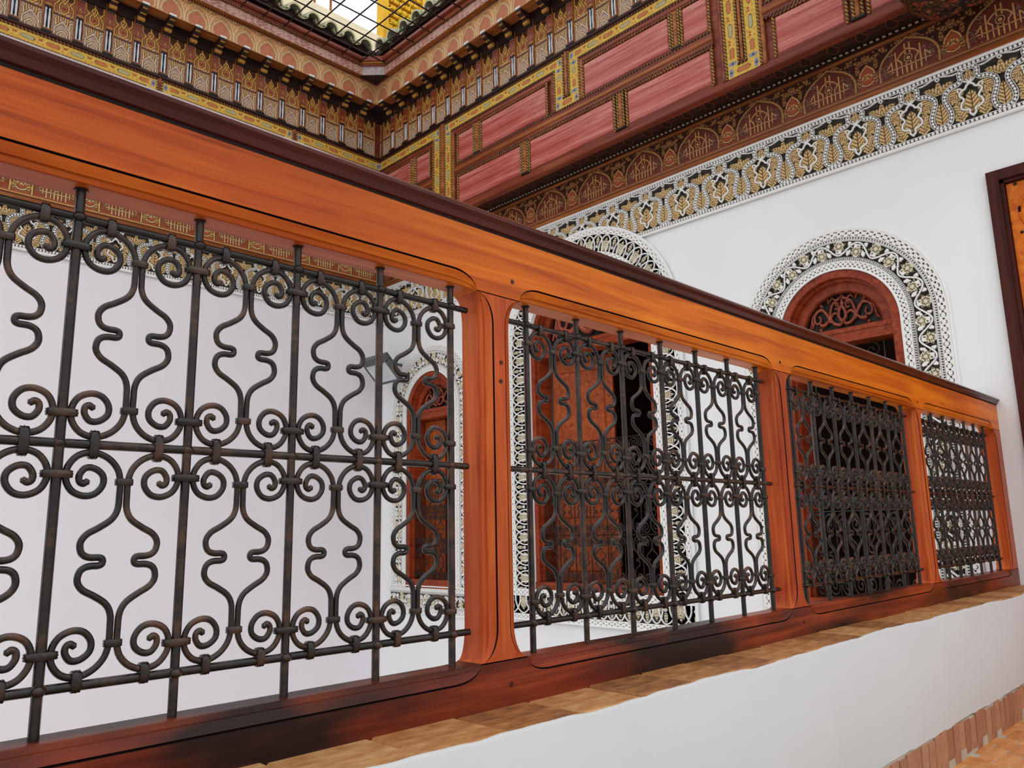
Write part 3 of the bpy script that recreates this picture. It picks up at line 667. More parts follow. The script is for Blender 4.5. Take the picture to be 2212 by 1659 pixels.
def yellow(par, wall, a0, a1, z0, z1, bri=1.0):
    a0, a1 = min(a0, a1), max(a0, a1); w, h = a1 - a0, z1 - z0; vert = h > w; L, W = (h, w) if vert else (w, h)
    key = (round(L, 3), round(W, 3), bri)
    if key not in YS: YS[key] = tile('painted_strip', L, W, max(8, int(L / .0035)), int(W / .0032), yellow_fn(L, W, bri), 'painted', None, False)
    base = RWm(a1, z0, PD + .012) if wall == 'R' else FWm(a0, z0, PD + .012)
    if vert: base = base @ Matrix(((0, -1, 0, w), (1, 0, 0, 0), (0, 0, 1, 0), (0, 0, 0, 1)))
    return obj('painted_strip', YS[key], None, par, base)
def panel(par, wall, a0, a1, z0, z1):
    a0, a1 = min(a0, a1), max(a0, a1); m = .018
    wbox(par, wall, 'panel_frame', a0, a1, z0, z1, PD - .012, PD + .004, 'red_trim')
    wbox(par, wall, 'panel_board', a0 + m, a1 - m, z0 + m * .8, z1 - m, PD, PD + .011, 'red_panel', .006)
    c = PD + .006; r = .0085
    rope(par, wall, a0 + .004, z1 - .005, a1 - .004, z1 - .005, c, r); rope(par, wall, a0 + .004, z0, a0 + .004, z1, c, r); rope(par, wall, a1 - .004, z0, a1 - .004, z1, c, r)
t7 = trimE(7, 'R', 3.34, 'wooden band of varnished red panels with yellow painted strips and rope mouldings over the windowed wall')
wbox(t7, 'R', 'backing_board', -.6, Y1, 3.34, 4.70, PD - .05, PD - .011, 'red_trim')
wbox(t7, 'R', 'base_rail', -.6, Y1 - PD, 3.335, 3.378, PD - .012, PD + .016, 'red_trim', .006)
wbox(t7, 'R', 'base_fillet', -.6, Y1 - PD, 3.378, 3.388, PD - .012, PD + .006, 'red_trim')
LO, UP = (3.39, 3.655), (3.765, 4.035)
for a, b in ((5.74, 5.06), (4.635, 3.885), (3.805, 2.98), (2.885, 2.215), (1.815, 1.39), (1.285, .9)): panel(t7, 'R', a, b, *LO)
for a, b in ((5.74, 5.27), (5.205, 5.00), (4.635, 4.425), (4.345, 3.60), (3.255, 2.505), (2.425, 2.215), (1.84, 1.40), (1.30, .9)): panel(t7, 'R', a, b, *UP)
for a, b in ((5.765, 4.98), (4.66, 2.205), (1.87, .9)):
    wbox(t7, 'R', 'mid_rail', a, b, 3.668, 3.752, PD - .01, PD + .012, 'red_trim', .005)
    wbox(t7, 'R', 'mid_fillet', a, b, 3.695, 3.722, PD + .008, PD + .022, 'brown_trim', .005)
    rope(t7, 'R', a, 3.664, b, 3.664, PD + .008); rope(t7, 'R', a, 3.757, b, 3.757, PD + .008)
for a, z0, z1 in ((3.845, *LO), (2.933, *LO), (1.337, *LO), (5.237, *UP), (4.385, *UP), (2.465, *UP), (1.35, *UP)):
    wbox(t7, 'R', 'divider', a - .014, a + .014, z0 + .0, z1, PD - .005, PD + .018, 'brown_trim', .006)
    rope(t7, 'R', a - .024, z0, a - .024, z1, PD + .008); rope(t7, 'R', a + .024, z0, a + .024, z1, PD + .008)
    wbox(t7, 'R', 'divider_foot', a - .04, a + .04, z0 - .004, z0 + .012, PD, PD + .02, 'black_paint', .004)
for a, b in ((5.765, 4.945), (4.70, 3.525), (3.275, 2.13), (1.89, .9)):            # red frame under the yellow run
    wbox(t7, 'R', 'frame_moulding', a, b, 4.042, 4.078, PD - .01, PD + .014, 'red_trim', .005); rope(t7, 'R', a, 4.086, b, 4.086, PD + .010)
def u_shape(l0, l1, r0, r1, zb):
    """two yellow strips falling from the top run and joined at zb, with a red post between"""
    yellow(t7, 'R', l0, l1, zb + .07, 4.10); yellow(t7, 'R', r0, r1, zb + .07, 4.10); yellow(t7, 'R', l0, r1, zb, zb + .07)
    m0, m1 = l1, r0
    wbox(t7, 'R', 'post', m0 - .022, m1 + .022, zb + .085, 4.215, PD + .004, PD + .022, 'brown_trim', .006)
    rope(t7, 'R', m0 - .008, zb + .08, m0 - .008, 4.19, PD + .012); rope(t7, 'R', m1 + .008, zb + .08, m1 + .008, 4.19, PD + .012); rope(t7, 'R', m0, zb + .076, m1, zb + .076, PD + .012)
    for a, s in ((l0, 1), (r1, -1)):
        rope(t7, 'R', a + s * .010, zb, a + s * .010, 4.09, PD + .012); wbox(t7, 'R', 'jamb_moulding', a + s * .018, a + s * .042, zb, 4.075, PD - .006, PD + .016, 'red_trim' if s > 0 else 'brown_trim', .005)
u_shape(4.932, 4.865, 4.783, 4.716, 3.39); u_shape(3.513, 3.439, 3.368, 3.29, 3.762); u_shape(2.115, 2.048, 1.985, 1.908, 3.38)
for a, b in ((5.765, 4.865), (4.783, 3.439), (3.368, 2.048), (1.985, .62)):
    yellow(t7, 'R', a, b, 4.10, 4.175)
    rope(t7, 'R', a, 4.184, b, 4.184, PD + .012)
wbox(t7, 'R', 'head_rail', -.6, Y1 - PD, 4.194, 4.222, PD - .01, PD + .03, 'dark_trim', .008)
t8 = trimE(8, 'F', 3.34, 'wooden band of red panels with yellow painted strips and rope mouldings over the far wall')
wbox(t8, 'F', 'backing_board', -1.2, X1, 3.34, 4.70, PD - .05, PD - .011, 'red_trim')
wbox(t8, 'F', 'base_rail', -1.2, X1 - PD, 3.335, 3.39, PD - .012, PD + .016, 'red_trim', .006)
g = [(-.30, .80), (.845, 1.945), (1.995, 3.09), (3.145, 4.015)]
for a, b in g:
    yellow(t8, 'F', a, b, 4.10, 4.175); rope(t8, 'F', a, 4.184, b, 4.184, PD + .012)
    yellow(t8, 'F', a, a + .07, 3.40, 4.10); rope(t8, 'F', a - .008, 3.4, a - .008, 4.19, PD + .012)
    rope(t8, 'F', a + .078, 3.4, a + .078, 4.09, PD + .012)
    bb_ = b
    if b < 4: yellow(t8, 'F', b - .07, b, 3.40, 4.10); rope(t8, 'F', b + .008, 3.4, b + .008, 4.19, PD + .012); rope(t8, 'F', b - .078, 3.4, b - .078, 4.09, PD + .012); bb_ = b - .085
    rope(t8, 'F', a + .08, 4.090, bb_, 4.090, PD + .012)
    wbox(t8, 'F', 'frame_moulding', a + .09, bb_, 4.045, 4.080, PD - .01, PD + .014, 'red_trim', .005)
    wbox(t8, 'F', 'jamb_moulding', a + .09, a + .115, 3.4, 4.045, PD - .01, PD + .014, 'red_trim', .005)
    m_ = (a + .12 + bb_) / 2
    for p0, p1 in ((a + .12, m_ - .015), (m_ + .015, bb_ - .03)): panel(t8, 'F', p0, p1, *UP); panel(t8, 'F', p0, p1, *LO)
    wbox(t8, 'F', 'divider', m_ - .012, m_ + .012, 3.4, 4.05, PD - .005, PD + .018, 'brown_trim', .006)
    wbox(t8, 'F', 'mid_rail', a + .12, bb_, 3.668, 3.752, PD - .01, PD + .012, 'red_trim', .005)
for a in (.8225, 1.97, 3.1175): wbox(t8, 'F', 'post', a - .012, a + .012, 3.4, 4.215, PD, PD + .022, 'red_trim', .006)
wbox(t8, 'F', 'head_rail', -1.2, X1 - PD, 4.194, 4.222, PD - .01, PD + .03, 'dark_trim', .008)
# ------------------------------------------------------------------ little niches, straps and brackets
st = tile('strap_panel', .142, .36, 90, 210, strap_fn, 'painted')
mb = MB(); mb.box(-.031, -.025, 0, .41, 0, .02, 0); mb.box(.025, .031, 0, .41, 0, .02, 0); mb.box(-.025, .025, 0, .026, 0, .026, 0); mb.box(-.033, .033, -.006, .010, 0, .034, 3)
mb.box(-.025, .025, .19, .205, 0, .022, 1); mb.box(-.026, .026, .205, .33, 0, .021, 2); mb.box(-.024, .024, .325, .41, 0, .019, 2)
mb.box(-.025, .025, .02, .19, 0, .002, 3); mb.box(-.012, .012, .225, .229, .020, .0225, 4); mb.box(-.004, .004, .255, .28, .020, .0225, 4); mb.box(-.014, .014, .243, .247, .020, .0225, 4)
for k in (-1, 0, 1): mb.box(k * .014 - .005, k * .014 + .005, .210, .222, .020, .0225, 4)
for s in (1, -1): mb.tube([(s * .004, .345, .022), (s * .018, .345, .022), (s * .018, .362, .022), (s * .006, .362, .022), (s * .006, .376, .022)], .0028, 4, 5, smooth=False)
pil = mb.mesh('pilaster', 'brown_trim', 'dark_trim', 'red_trim', 'black_paint', 'gold', 'white_wood')
mb = MB(); n = 8
mb.tube([(0, z, 0) for z in (0, .012, .02, .08, .14, .148, .16)], [.0082, .0082, .006, .0088, .006, .0082, .0082], 8)
bal = mb.mesh('baluster', 'grey_baluster')
mb = MB(); prof = [(0, .34), (.03, .345), (.05, .36), (.075, .372), (.085, .392), (.12, .402), (.15, .425), (.15, .452), (0, .452)]
mb.prism([(c, z) for c, z in prof], -.024, .024, 0, 0)                                      # x = across, profile in (depth, height)
mb.v = [(x, z, c) for x, c, z in mb.v]
mb.tube([(-.026, .372, .062), (.026, .372, .062)], .017, 10, 1); mb.tube([(-.022, .398, .10), (.022, .398, .10)], .008, 8, 1)
mb.box(-.026, .026, .446, .462, .12, .158, 2); mb.box(-.018, .018, .414, .419, .118, .150, 1)
for k in (-1, 1): mb.tube([(k * .010 + .008 * math.cos(a), .421 + .002 * 0 + .008 * math.sin(a) * .6, .128 + .010 * math.sin(a)) for a in [2 * PI * j / 8 for j in range(9)]], .0025, 4, 1)
brk = mb.mesh('bracket', 'soffit_dark', 'gold', 'white_wood')
t9 = trimE(9, 'R', 4.22, 'painted strip of small pilasters with tiny balustered niches and dark brackets above the red panels of the windowed wall')
t10 = trimE(10, 'F', 4.22, 'painted strip of small balustered niches and dark brackets above the red panels of the far wall')
for t, wall, cs in ((t9, 'R', [5.545 - .2 * k for k in range(25)]), (t10, 'F', [3.786 - .2 * k for k in range(22)])):
    for a in cs:
        M = RWm(a, 4.222, PD) if wall == 'R' else FWm(a, 4.222, PD)
        p = obj('pilaster', pil, None, t, M)
        for s in (-.0125, .0125): obj('baluster', bal, None, p, M @ T(s, .03, .010))
        obj('bracket', brk, None, t, M)
        obj('strap_panel', st, None, t, M @ T(.029, 0, .004))
    a = cs[0] + .2; M = RWm(a, 4.222, PD) if wall == 'R' else FWm(a, 4.222, PD)
    obj('strap_panel', st, None, t, M @ T(.029, 0, .004))
    wbox(t, wall, 'eave_soffit', -.6 if wall == 'R' else -1.2, (Y1 if wall == 'R' else X1) - .15, 4.676 + (.001 if wall == 'R' else 0), 4.69, .2, .40, 'soffit_dark')
    wbox(t, wall, 'bracket_backing', -.6 if wall == 'R' else -1.2, (Y1 if wall == 'R' else X1) - .25, 4.585, 4.68, PD - .02, PD + .016, 'soffit_dark')
# ------------------------------------------------------------------ eave
ef = tile('eave_panel', .2, .19, 110, 105, eave_fn, 'painted_pale')
bfm = tile('painted_board', .4, .085, 120, 30, band_fn, 'painted_pale', None, False)
t11 = trimE(11, 'R', 4.668, 'pale worn painted eave board of pointed arches above the windowed wall')
t12 = trimE(12, 'F', 4.668, 'orange painted eave board of pointed arches above the far wall')
for t, wall, end in ((t11, 'R', Y1), (t12, 'F', X1)):
    e0 = end - .40
    for k in range(24):
        obj('eave_panel', ef, None, t, RWm(e0 - .2 * k, 4.668, .402) if wall == 'R' else FWm(e0 - .2 * (k + 1), 4.668, .402))
    lo = -.6 if wall == 'R' else -1.2
    wbox(t, wall, 'eave_backing', lo, e0 + .001, 4.668, 4.88, .30, .40, 'brown_trim')
    rope(t, wall, lo, 4.864, e0, 4.864, .404, .009, .022)
    wbox(t, wall, 'upper_soffit', lo, end - .30, 4.872, 4.884, .30, .448, 'soffit_dark')
    k = 0
    e1 = end - .45 - .14
    while e1 - .4 * (k + 1) > lo: obj('painted_board', bfm, None, t, RWm(e1 - .4 * k, 4.868, .452) if wall == 'R' else FWm(e1 - .4 * (k + 1), 4.868, .452)); k += 1
    wbox(t, wall, 'upper_board', lo, e1, 4.868, 4.955, .38, .45, 'brown_trim')
    rope(t, wall, lo, 4.957, e1, 4.957, .462, .008, .022)
    wbox(t, wall, 'crown_moulding', lo, e1 - .02, 4.962, 4.985, .38, .475, 'red_trim', .006); wbox(t, wall, 'crown_moulding', lo, e1 - .03, 4.985, 5.03, .38, .50, 'red_trim', .01)
    wbox(t, wall, 'roof_edge', lo, end - .30, 5.03, 5.10, -.4, .40, 'soffit_dark')
# chamfered corner block
A, Bp = Vector((X1 - .45 - .14, Y1 - .45)), Vector((X1 - .45, Y1 - .45 - .14))
mb = MB()
def chamf(mb, off, z0, z1, mat):
    nrm = Vector((-1, -1)).normalized() * off; dv = (Bp - A).normalized() * (.004)
    a, b = A + nrm - dv, Bp + nrm + dv; q = Vector((X1 - .3, Y1 - .3))
    pts = [(a.x, a.y), (b.x, b.y), (X1 - .3, b.y), (q.x, q.y), (a.x, Y1 - .3)]
    mb.prism(pts, z0, z1, 2, mat)
chamf(mb, .003, 4.862, 4.869, 3); chamf(mb, .002, 4.869, 4.955, 0); chamf(mb, .02, 4.955, 4.972, 1); chamf(mb, .035, 4.972, 4.985, 2); chamf(mb, .05, 4.985, 5.03, 1)
obj('corner_block', mb.mesh('corner_block', 'corner_paint', 'red_trim', 'gold', 'soffit_dark'), None, t12)
# ------------------------------------------------------------------ roof tiles, parapet, terrace
def cover_tile():
    mb = MB(); n = 12; R0, R1 = .072, .056; Lg = .42
    for (ra, rb, mat) in ((R0, R1, 0),):
        A = [(ra * math.cos(PI * k / n), ra * math.sin(PI * k / n)) for k in range(n + 1)]; B = [(rb * math.cos(PI * k / n), rb * math.sin(PI * k / n)) for k in range(n + 1)]
        v = [(x, y, 0) for x, y in A] + [(x, y, 0) for x, y in B] + [(x, y, -Lg) for x, y in A] + [(x, y, -Lg) for x, y in B]; m = n + 1
        mb.add(v, [(i, i + 1, m + i + 1, m + i) for i in range(n)], 1)
        mb.add(v, [(2 * m + i, 2 * m + i + 1, i + 1, i) for i in range(n)], 0, True); mb.add(v, [(m + i, m + i + 1, 3 * m + i + 1, 3 * m + i) for i in range(n)], 0, True)
    return mb.mesh('roof_tile', 'tile_grey', 'tile_cream')
def pan_tile():
    mb = MB(); n = 10; ra, rb = .060, .047; Lg = .42
    A = [(ra * math.cos(PI + PI * k / n), ra * .8 * math.sin(PI + PI * k / n)) for k in range(n + 1)]; B = [(rb * math.cos(PI + PI * k / n), rb * .8 * math.sin(PI + PI * k / n)) for k in range(n + 1)]
    m = n + 1; v = [(x, y, 0) for x, y in A] + [(x, y, 0) for x, y in B] + [(x, y, -Lg) for x, y in A] + [(x, y, -Lg) for x, y in B]
    mb.add(v, [(i, i + 1, m + i + 1, m + i) for i in range(n)], 1); mb.add(v, [(2 * m + i, 2 * m + i + 1, i + 1, i) for i in range(n)], 0, True); mb.add(v, [(m + i, m + i + 1, 3 * m + i + 1, 3 * m + i) for i in range(n)], 0, True)
    return mb.mesh('pan_tile', 'tile_grey', 'tile_cream')
ct, pt = cover_tile(), pan_tile()
for wall, end, lbl in (('R', Y1, 'row of weathered grey-green roof tiles above the pale eave of the windowed wall'), ('F', X1, 'row of weathered grey-green roof tiles above the orange eave of the far wall')):
    e = empty('roof_eave', (X1, 3, 5.1) if wall == 'R' else (2, Y1, 5.1), lbl, 'roof', None, 'structure')
    for k in range(26):
        a = end - .52 - .09 - .18 * k
        M = (RWm(a, 5.125, .52) if wall == 'R' else FWm(a, 5.125, .52)) @ Matrix.Rotation(.32, 4, 'X')
        obj('roof_tile', ct, None, e, M)
        if k: obj('pan_tile', pt, None, e, M @ T(.09 if wall == 'R' else .09, .03, -.03))
    lo = -.6 if wall == 'R' else -1.4
    wbox(e, wall, 'mortar_bed', lo, end - .3, 5.10, 5.16, .05, .46, 'soffit_dark')
    wbox(e, wall, 'roof_parapet', lo, end - .02, 5.16, 5.36, -.25, .16, 'cream')
# terrace beyond the roof: yellow wall with brick lattice, white canopy posts
tr = empty('terrace_screen', (8.6, 9.6, 5.3), 'yellow painted terrace screen with an open brick lattice above the roof tiles', 'screen', None, 'structure')
for o in list(C.objects):
    if o.name.startswith('roof_parapet') and WM[o].translation.y > Y1 - .3: bpy.data.objects.remove(o)
e = [o for o in C.objects if o.name.startswith('roof_eave')][-1]
wbox(e, 'F', 'roof_parapet', -1.4, X1 + .35, 5.16, 5.80, -.32, -.08, 'cream')
WM[tr] = T(5.8, 7.5, 6.0); tr.matrix_basis = T(5.8, 7.5, 6.0)
mb = MB().box(5.22, 5.30, 7.45, 7.6, 5.9, 9).box(5.86, 5.95, 7.45, 7.6, 5.9, 9).box(6.5, 6.6, 7.45, 7.6, 5.9, 9).box(5.3, 6.5, 7.46, 7.58, 5.9, 7.12).box(5.3, 6.5, 7.46, 7.58, 7.86, 7.96)
obj('screen_frame', mb.mesh('screen_frame', 'terrace_yellow'), None, tr)
lb = MB().box(0, .075, 0, .10, 0, .05).mesh('lattice_brick', 'terrace_yellow')
for i in range(7):
    for j in range(6): obj('lattice_brick', lb, None, tr, T(5.31 + .085 * j * 2 * .5 * 1.1 + (.045 if i % 2 else 0), 7.48, 7.14 + .1 * i))
    obj('lattice_course', MB().box(5.3, 5.87, 7.5, 7.56, 7.19 + .1 * i - .004, 7.19 + .1 * i + .012).mesh('lattice_course', 'terrace_yellow'), None, tr)
obj('lattice_back', MB().box(5.3, 6.5, 7.60, 7.62, 7.1, 8.6).mesh('lattice_back', 'brown_trim'), None, tr)
mb = MB(); rb = random.Random(3)
for k in range(420):
    a, b, c = rb.gauss(0, .13), rb.gauss(0, .08), rb.gauss(0, .12); p = Vector((5.42 + a, 7.22 + b, 7.06 + c)); q = Vector((rb.uniform(-1, 1), rb.uniform(-1, 1), rb.uniform(-1, 1))).normalized() * .05; s = q.orthogonal().normalized() * .018
    mb.add([p, p + q * .5 + s, p + q, p + q * .5 - s], [(0, 1, 2, 3)])
mb.tube([(5.42, 7.22, 5.8), (5.42, 7.22, 7.0)], .02, 6)
o = obj('terrace_shrub', mb.mesh('terrace_shrub', 'bush_yellow'), None, None, None, 'bright yellow-green shrub in front of the terrace lattice screen', 'shrub')
cp = empty('canopy_frame', (4.4, 7.5, 5.8), 'thin brown posts and braces of a terrace canopy above the roof tiles', 'canopy')
for x, dx in ((4.26, 0), (4.48, 0)): obj('canopy_post', MB().tube([(x, 7.5, 5.8), (x + dx, 7.5, 9.2)], .018, 6).mesh('canopy_post', 'brown_trim'), None, cp)
obj('canopy_brace', MB().tube([(4.48, 7.5, 6.95), (4.85, 7.5, 6.35)], .018, 6).mesh('canopy_brace', 'brown_trim'), None, cp)
obj('canopy_beam', MB().tube([(3.4, 7.5, 9.2), (5.2, 7.5, 9.2)], .03, 6).mesh('canopy_beam', 'brown_trim'), None, cp)
# iron grid across the opening
gr = empty('skylight_grid', (2, 4, 4.965), 'black iron bar grid stretched across the open top of the court', 'grid')
for k in range(26):
    x = X1 - .45 - .19 - .19 * k
    obj('grid_bar', MB().tube([(x, Y1 - .44, 4.968), (x, .9, 4.968)], .0065, 5).mesh('grid_bar', 'iron'), None, gr)
for k in range(22):
    y = Y1 - .45 - .19 - .21 * k
    obj('grid_bar', MB().tube([(X1 - .44, y, 4.956), (-1.2, y, 4.956)], .0065, 5).mesh('grid_bar', 'iron'), None, gr)
# gallery beam over the railing line
prof = [(.60, 3.22), (.88, 3.21)] + [(.90 + .23 * math.sin(a), 3.43 - .22 * math.cos(a)) for a in [PI / 2 * k / 8 for k in range(9)]] + [(1.13, 3.9), (.60, 3.9)]
gb = struct('trim_13', MB().prism(prof, -1.2, X1 - .20, 0).mesh('gallery_beam', 'beam_paint'), None, 'dark round-edged wooden beam of the gallery meeting the red panels', 'beam')

# ================================================================== balustrade
ZB, ZJB, ZJT, ZT, TH = .430, .504, 1.144, 1.266, .062
OPEN = [(-.087, .910), (1.0175, 2.0142), (2.1226, 3.1119), (3.2175, 4.150)]
bal_e = empty('balustrade', (2.1, 1.03, ZB), 'varnished reddish-brown wooden balustrade with moulded handrail on the white parapet', 'balustrade')
def stopf(s, opens, l=.055):
    for a, b in opens:
        if a < s < b:
            t = min(s - a, b - s) / l
            return 1.0 if t >= 1 else math.sqrt(max(0, 1 - (1 - t) ** 2))
    return 0.0
def beam(name, axis, s0, s1, lo, hi, o_lo, o_hi, mats, waist=.009, cw=.024, l=.055):
    st = {s0, s1}
    for a, b in list(o_lo) + list(o_hi):
        a2, b2 = max(a, s0), min(b, s1)
        st |= {a2, b2}
        for k in range(0, 13):
            for v in (a + l * (k / 12) ** 1.6 + 1e-5, b - l * (k / 12) ** 1.6 - 1e-5):
                if s0 < v < s1: st.add(v)
    st = sorted(st); mid = (lo + hi) / 2; rows = []
    for s in st:
        fl_, fh = stopf(s, o_lo, l), stopf(s, o_hi, l)
        def side(e0, sg, f):     # from the front face round to the back, sg=+1: lo side
            e = e0 + sg * waist * f
            return [(0, e + sg * cw * f), (.006 * f, e + sg * (cw - .0012) * f), (.0015 * f, e + sg * (cw - .0030) * f), (.0075 * f, e + sg * .0085 * f), (.0115 * f, e + sg * .0075 * f), (.014 * f, e + sg * .001 * f), (.017 * f, e), (TH - .002, e), (TH, e + sg * .002)]
        A = side(lo, 1, fl_); B = side(hi, -1, fh)
        rows.append((s, A + B[::-1]))
    n = len(rows[0][1]); vs = []
    for s, R in rows:
        for y, t in R: vs.append((s, 1 + y, t) if axis == 0 else (t, 1 + y, s))
    # ring order: A(front->back) then B(back->front)
    fs, ms = [], []
    for i in range(len(rows) - 1):
        for k in range(n):
            k2 = (k + 1) % n; fs.append((i * n + k, i * n + k2, (i + 1) * n + k2, (i + 1) * n + k)); ms.append(1 if k in (0, 1, n - 3, n - 2) else 0)
    mb = MB(); mb.add(vs, fs); mb.m = ms; mb.add(vs, [tuple(range(n))[::-1], tuple(range((len(rows) - 1) * n, len(rows) * n))])
    return obj(name, mb.mesh(name, mats, 'groove_wood'), None, bal_e)
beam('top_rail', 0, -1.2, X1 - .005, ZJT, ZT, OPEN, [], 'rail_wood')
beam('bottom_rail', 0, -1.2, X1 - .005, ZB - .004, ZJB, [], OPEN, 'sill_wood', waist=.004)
po = [(ZJB - .0, ZJT + .0)]
for a, b in ((-.194, -.087), (.910, 1.0175), (2.0142, 2.1226), (3.1119, 3.2175), (4.150, X1 - .005)):
    beam('post', 2, ZJB - .002, ZJT + .002, a, b, po, po if b < 4.2 else [], 'post_wood', waist=.016)
# handrail cap: small cove, round nose, flat top
prof = [(1.006, ZT - .002), (1.000, ZT + .0025), (.9955, ZT + .004), (.9935, ZT + .009), (.9915, ZT + .014), (.9875, ZT + .018), (.9848, ZT + .021), (.9848, ZT + .025), (.9862, ZT + .0275), (1.006, ZT + .0415), (1.010, ZT + .043), (1.070, ZT + .043), (1.080, ZT + .028), (1.078, ZT + .012), (1.064, ZT - .002)]
obj('handrail', MB().prism(prof, -1.2, X1 - .002, 0, 0, False).mesh('handrail', 'cap_wood'), None, bal_e)
obj('shadow_strip', MB().prism([(.9995, ZT - .0025), (.999, ZT + .002), (1.01, ZT + .002), (1.01, ZT - .0025)], -1.2, X1 - .004, 0).mesh('shadow_strip', 'groove_wood'), None, bal_e)  # near-black strip painting in the shadow gap below the cap
peg = MB().tube([(0, 0, 0), (0, -.0012, 0)], .0042, 10).mesh('peg', 'cap_wood')
for x, z in ((1.0, 1.180), (.978, .463), (2.062, 1.172), (2.075, .465), (3.165, 1.17), (.965, .985), (3.17, .465), (.967, 1.02)): obj('peg', peg, None, bal_e, T(x, 1.0, z))

# ================================================================== wrought iron panels
YB = 1.035; ZH = (.5522, .8318, 1.1153); CW, CH = .1553, .28
def iron_strand():
    """left strand of a lyre, in cell metres: x from the left bar, y downwards from the upper cross bar"""
    half = [(.0335, .0455), (.0300, .0475), (.0255, .0445), (.0255, .0365), (.0320, .0285), (.0425, .0290), (.0520, .0370), (.0525, .0490), (.0440, .0595), (.0310, .0620), (.0175, .0560), (.0105, .0430), (.0115, .0275), (.0220, .0140), (.0390, .0095), (.0560, .0150), (.0680, .0270), (.0728, .0420), (.0732, .0620), (.0722, .0780), (.0660, .0900), (.0520, .1000), (.0390, .1075), (.0325, .1170), (.0335, .1275), (.0385, .1330), (.0460, .1350), (.0545, .1352), (.0588, .1374)]
    full = half + [(x, .28 - y) for x, y in half[::-1]]
    P = crom([(x, 0, -y) for x, y in full], 4); N = len(P); r = [.0042] * N
    for k in range(4): r[k] = r[-1 - k] = .0036 + .0002 * k
    mb = MB(); mb.tube(P, r, 8); mb.ball(P[0], .0048, 0, 6); mb.ball(P[-1], .0048, 0, 6)
    return mb.mesh('scroll', 'iron')
STRAND = iron_strand()
def collar(w, h, t, kind):
    """forged band: a short rounded box with a ridge, wrapped round the rods"""
    mb = MB(); n = 12; prof = []
    for k in range(n):
        a = 2 * PI * k / n; ex = .55
        prof.append((math.copysign(abs(math.cos(a)) ** ex, math.cos(a)) * w / 2, math.copysign(abs(math.sin(a)) ** ex, math.sin(a)) * t / 2))
    lv = [(-.5, .90), (-.38, 1.04), (-.12, 1.0), (0, 1.07), (.12, 1.0), (.38, 1.04), (.5, .90)]
    vs = []
    for q, sc in lv:
        for x, y in prof: vs.append((x * sc, y * sc, q * h) if kind == 'v' else (q * h, y * sc, x * sc))
    m = len(lv); mb.add(vs, [(i * n + k, i * n + (k + 1) % n, (i + 1) * n + (k + 1) % n, (i + 1) * n + k) for i in range(m - 1) for k in range(n)], 0, True)
    mb.add(vs, [tuple(range(n))[::-1], tuple(range((m - 1) * n, m * n))])
    return mb.mesh('collar', 'iron')
COL = {'centre': collar(.0205, .0088, .0125, 'v'), 'bar': collar(.0345, .0092, .0165, 'v'), 'barL': collar(.024, .0092, .0165, 'v'),
       'mid': collar(.0345, .0105, .0165, 'h'), 'end': collar(.0245, .0105, .0165, 'h')}
def vbar(z0, z1):
    mb = MB(); mb.tube([(0, 0, z0), (0, 0, z1)], .0060, 8)
    for z in (ZH[0], ZH[2]): mb.ball((0, -.002, z), .0098, 0, 8, (1, 1, .75))
    mb.ball((0, -.002, ZH[1]), .0082, 0, 8, (1, 1, .7)); mb.tube([(0, 0, z0), (0, 0, z0 + .005)], .0075, 8); mb.tube([(0, 0, z1 - .006), (0, 0, z1)], .0085, 8)
    return mb.mesh('upright_bar', 'iron')
VB = vbar(.494, 1.156)
names = ['scrollwork iron panel of the balustrade opening in front of the plain lilac wall',
         'scrollwork iron panel of the balustrade opening in front of the wide palmette-bordered window',
         'scrollwork iron panel of the balustrade opening in front of the vine-bordered window',
         'scrollwork iron panel of the balustrade opening next to the end wall']
MIR = Matrix.Diagonal((-1, 1, 1, 1))
for pi_, (a, b) in enumerate(OPEN):
    e = empty('iron_panel', ((a + b) / 2, YB, ZJB), names[pi_], 'grille', 'iron scroll panels set in the balustrade')
    g0, g1 = a + .052, b - .034; cw = (g1 - g0) / 6
    hb = []
    for z in ZH:
        P = [(x, YB - (.004 if 0 else 0), z) for x in (a - .004, b + .004)]
        obj('cross_bar', MB().tube(P, .0057, 8).mesh('cross_bar', 'iron'), None, e)
    for k in range(7): obj('upright_bar', VB, None, e, T(g0 + cw * k, YB, 0) @ Matrix.Rotation(random.uniform(-.3, .3), 4, 'Z'))
    for k in range(6):
        xl, xr = g0 + cw * k, g0 + cw * (k + 1); sx = cw / .1553; xm = (xl + xr) / 2
        for hf, (zt, zb_) in enumerate(((ZH[2], ZH[1]), (ZH[1], ZH[0]))):
            sz = (zt - zb_) / .28
            S = Matrix.Diagonal((sx, 1, sz, 1))
            jit = lambda: random.uniform(-.0006, .0006)
            obj('scroll', STRAND, None, e, T(xl, YB + jit(), zt) @ S); obj('scroll', STRAND, None, e, T(xr, YB + jit(), zt) @ MIR @ S)
            for zz in (zt - .044 * sz, zb_ + .044 * sz): obj('collar', COL['centre'], None, e, T(xm, YB, zz + jit()))
        for xx in (xl + .039 * sx, xr - .039 * sx):
            obj('collar', COL['end'], None, e, T(xx, YB, ZH[2] - .005)); obj('collar', COL['mid'], None, e, T(xx + jit(), YB, ZH[1])); obj('collar', COL['end'], None, e, T(xx, YB, ZH[0] + .005))
    for k in range(7):
        x = g0 + cw * k
        for zz in (ZH[2] - .037, ZH[1] + .037, ZH[1] - .037, ZH[0] + .037):
            if k == 0: obj('collar', COL['barL'], None, e, T(x + .005, YB, zz))
            elif k == 6: obj('collar', COL['barL'], None, e, T(x - .005, YB, zz))
            else: obj('collar', COL['bar'], None, e, T(x, YB, zz + random.uniform(-.0008, .0008)))
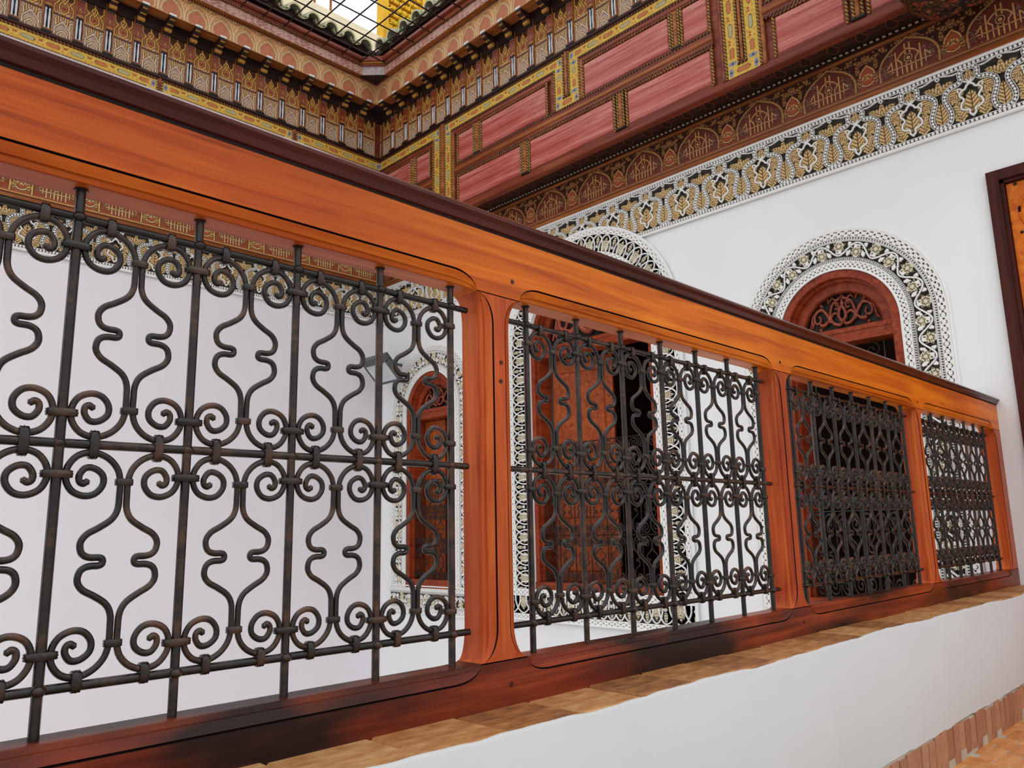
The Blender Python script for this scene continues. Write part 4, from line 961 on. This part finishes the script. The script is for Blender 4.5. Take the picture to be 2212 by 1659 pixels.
# ------------------------------------------------------------------ iron guards in the windows
def guard(e, M, w, ztop, zbot, ncell, rows, c=-.05):
    """light scrollwork guard: bars and rows of the same lyre, local frame of the window"""
    cwid = w / ncell
    for k in range(ncell + 1): obj('guard_bar', MB().tube([(-w / 2 + cwid * k, zbot, c), (-w / 2 + cwid * k, ztop, c)], .0045, 5).mesh('guard_bar', 'iron'), None, e, M)
    hh = (ztop - zbot) / rows
    for j in range(rows + 1): obj('guard_rail', MB().tube([(-w / 2, zbot + hh * j, c), (w / 2, zbot + hh * j, c)], .005, 5).mesh('guard_rail', 'iron'), None, e, M)
    R = Matrix(((1, 0, 0, 0), (0, 0, 1, 0), (0, -1, 0, 0), (0, 0, 0, 1)))
    for k in range(ncell):
        for j in range(rows):
            S = Matrix.Diagonal((cwid / .1553, .9, hh / .28, 1)); z = zbot + hh * (j + 1)
            obj('guard_scroll', STRAND, None, e, M @ T(-w / 2 + cwid * k, z, c) @ R @ S); obj('guard_scroll', STRAND, None, e, M @ T(-w / 2 + cwid * (k + 1), z, c) @ R @ MIR @ S)
guard(win1, M1, 2 * Ri1, -.75, -1.74, 7, 3); guard(win3, M3, 2 * Ri3, -.62, -1.46, 4, 3); guard(win2, M2, 2 * Ri2, -1.0, -1.46, 4, 1)
# scroll ironwork in the upper light of the vine window
mb = MB()
for s in (-1, 1):
    mb.tube(spiral(s * .135, -.13, .045, .006, PI / 2, -s * 1.3, 24, -.10), .0042, 5); mb.tube(crom([(s * .10, -.165, -.10), (s * .05, -.13, -.10), (0, -.12, -.10)], 6), .0042, 5)
    mb.tube([(s * .20, -.09, -.10), (s * .20, -.40, -.10)], .006, 6); mb.tube(crom([(s * .19, -.20, -.10), (s * .12, -.22, -.10), (s * .05, -.30, -.10)], 6), .0042, 5)
obj('scroll_ironwork', mb.mesh('scroll_ironwork', 'iron'), None, win2, M2)
# ------------------------------------------------------------------ floodlight in the corner
fe = empty('floodlight', (X1, 5.62, 2.2), 'grey square floodlight tilted down in the corner of the court', 'lamp')
FM = T(4.035, 5.74, 2.165) @ Matrix(((0, .70, -.714, 0), (1, 0, 0, 0), (0, -.714, -.70, 0), (0, 0, 0, 1)))     # local y runs down the face, z out of it
mb = MB()
for x0, x1, y0, y1 in ((-.17, .17, -.135, -.075), (-.17, .17, .115, .135), (-.17, -.152, -.08, .118), (.152, .17, -.08, .118)): mb.box(x0, x1, y0, y1, -.05, .012)
mb.box(-.17, .17, -.135, .135, -.06, -.045)
hs = obj('housing', mb.mesh('housing', 'lamp_grey'), None, fe, FM)
obj('reflector', MB().add([(-.152, -.075, .006), (.152, -.075, .006), (.152, .115, .006), (-.152, .115, .006), (-.11, -.05, -.03), (.11, -.05, -.03), (.11, .085, -.03), (-.11, .085, -.03)], [(0, 1, 5, 4), (1, 2, 6, 5), (2, 3, 7, 6), (3, 0, 4, 7), (4, 5, 6, 7)]).mesh('reflector', 'lamp_face'), None, hs, FM)
obj('mounting_arm', MB().tube([(4.08, 5.74, 2.20), (4.17, 5.74, 2.25), (X1 + .01, 5.74, 2.25)], .014, 6).mesh('mounting_arm', 'lamp_grey'), None, fe)
print('objects', len(C.objects))
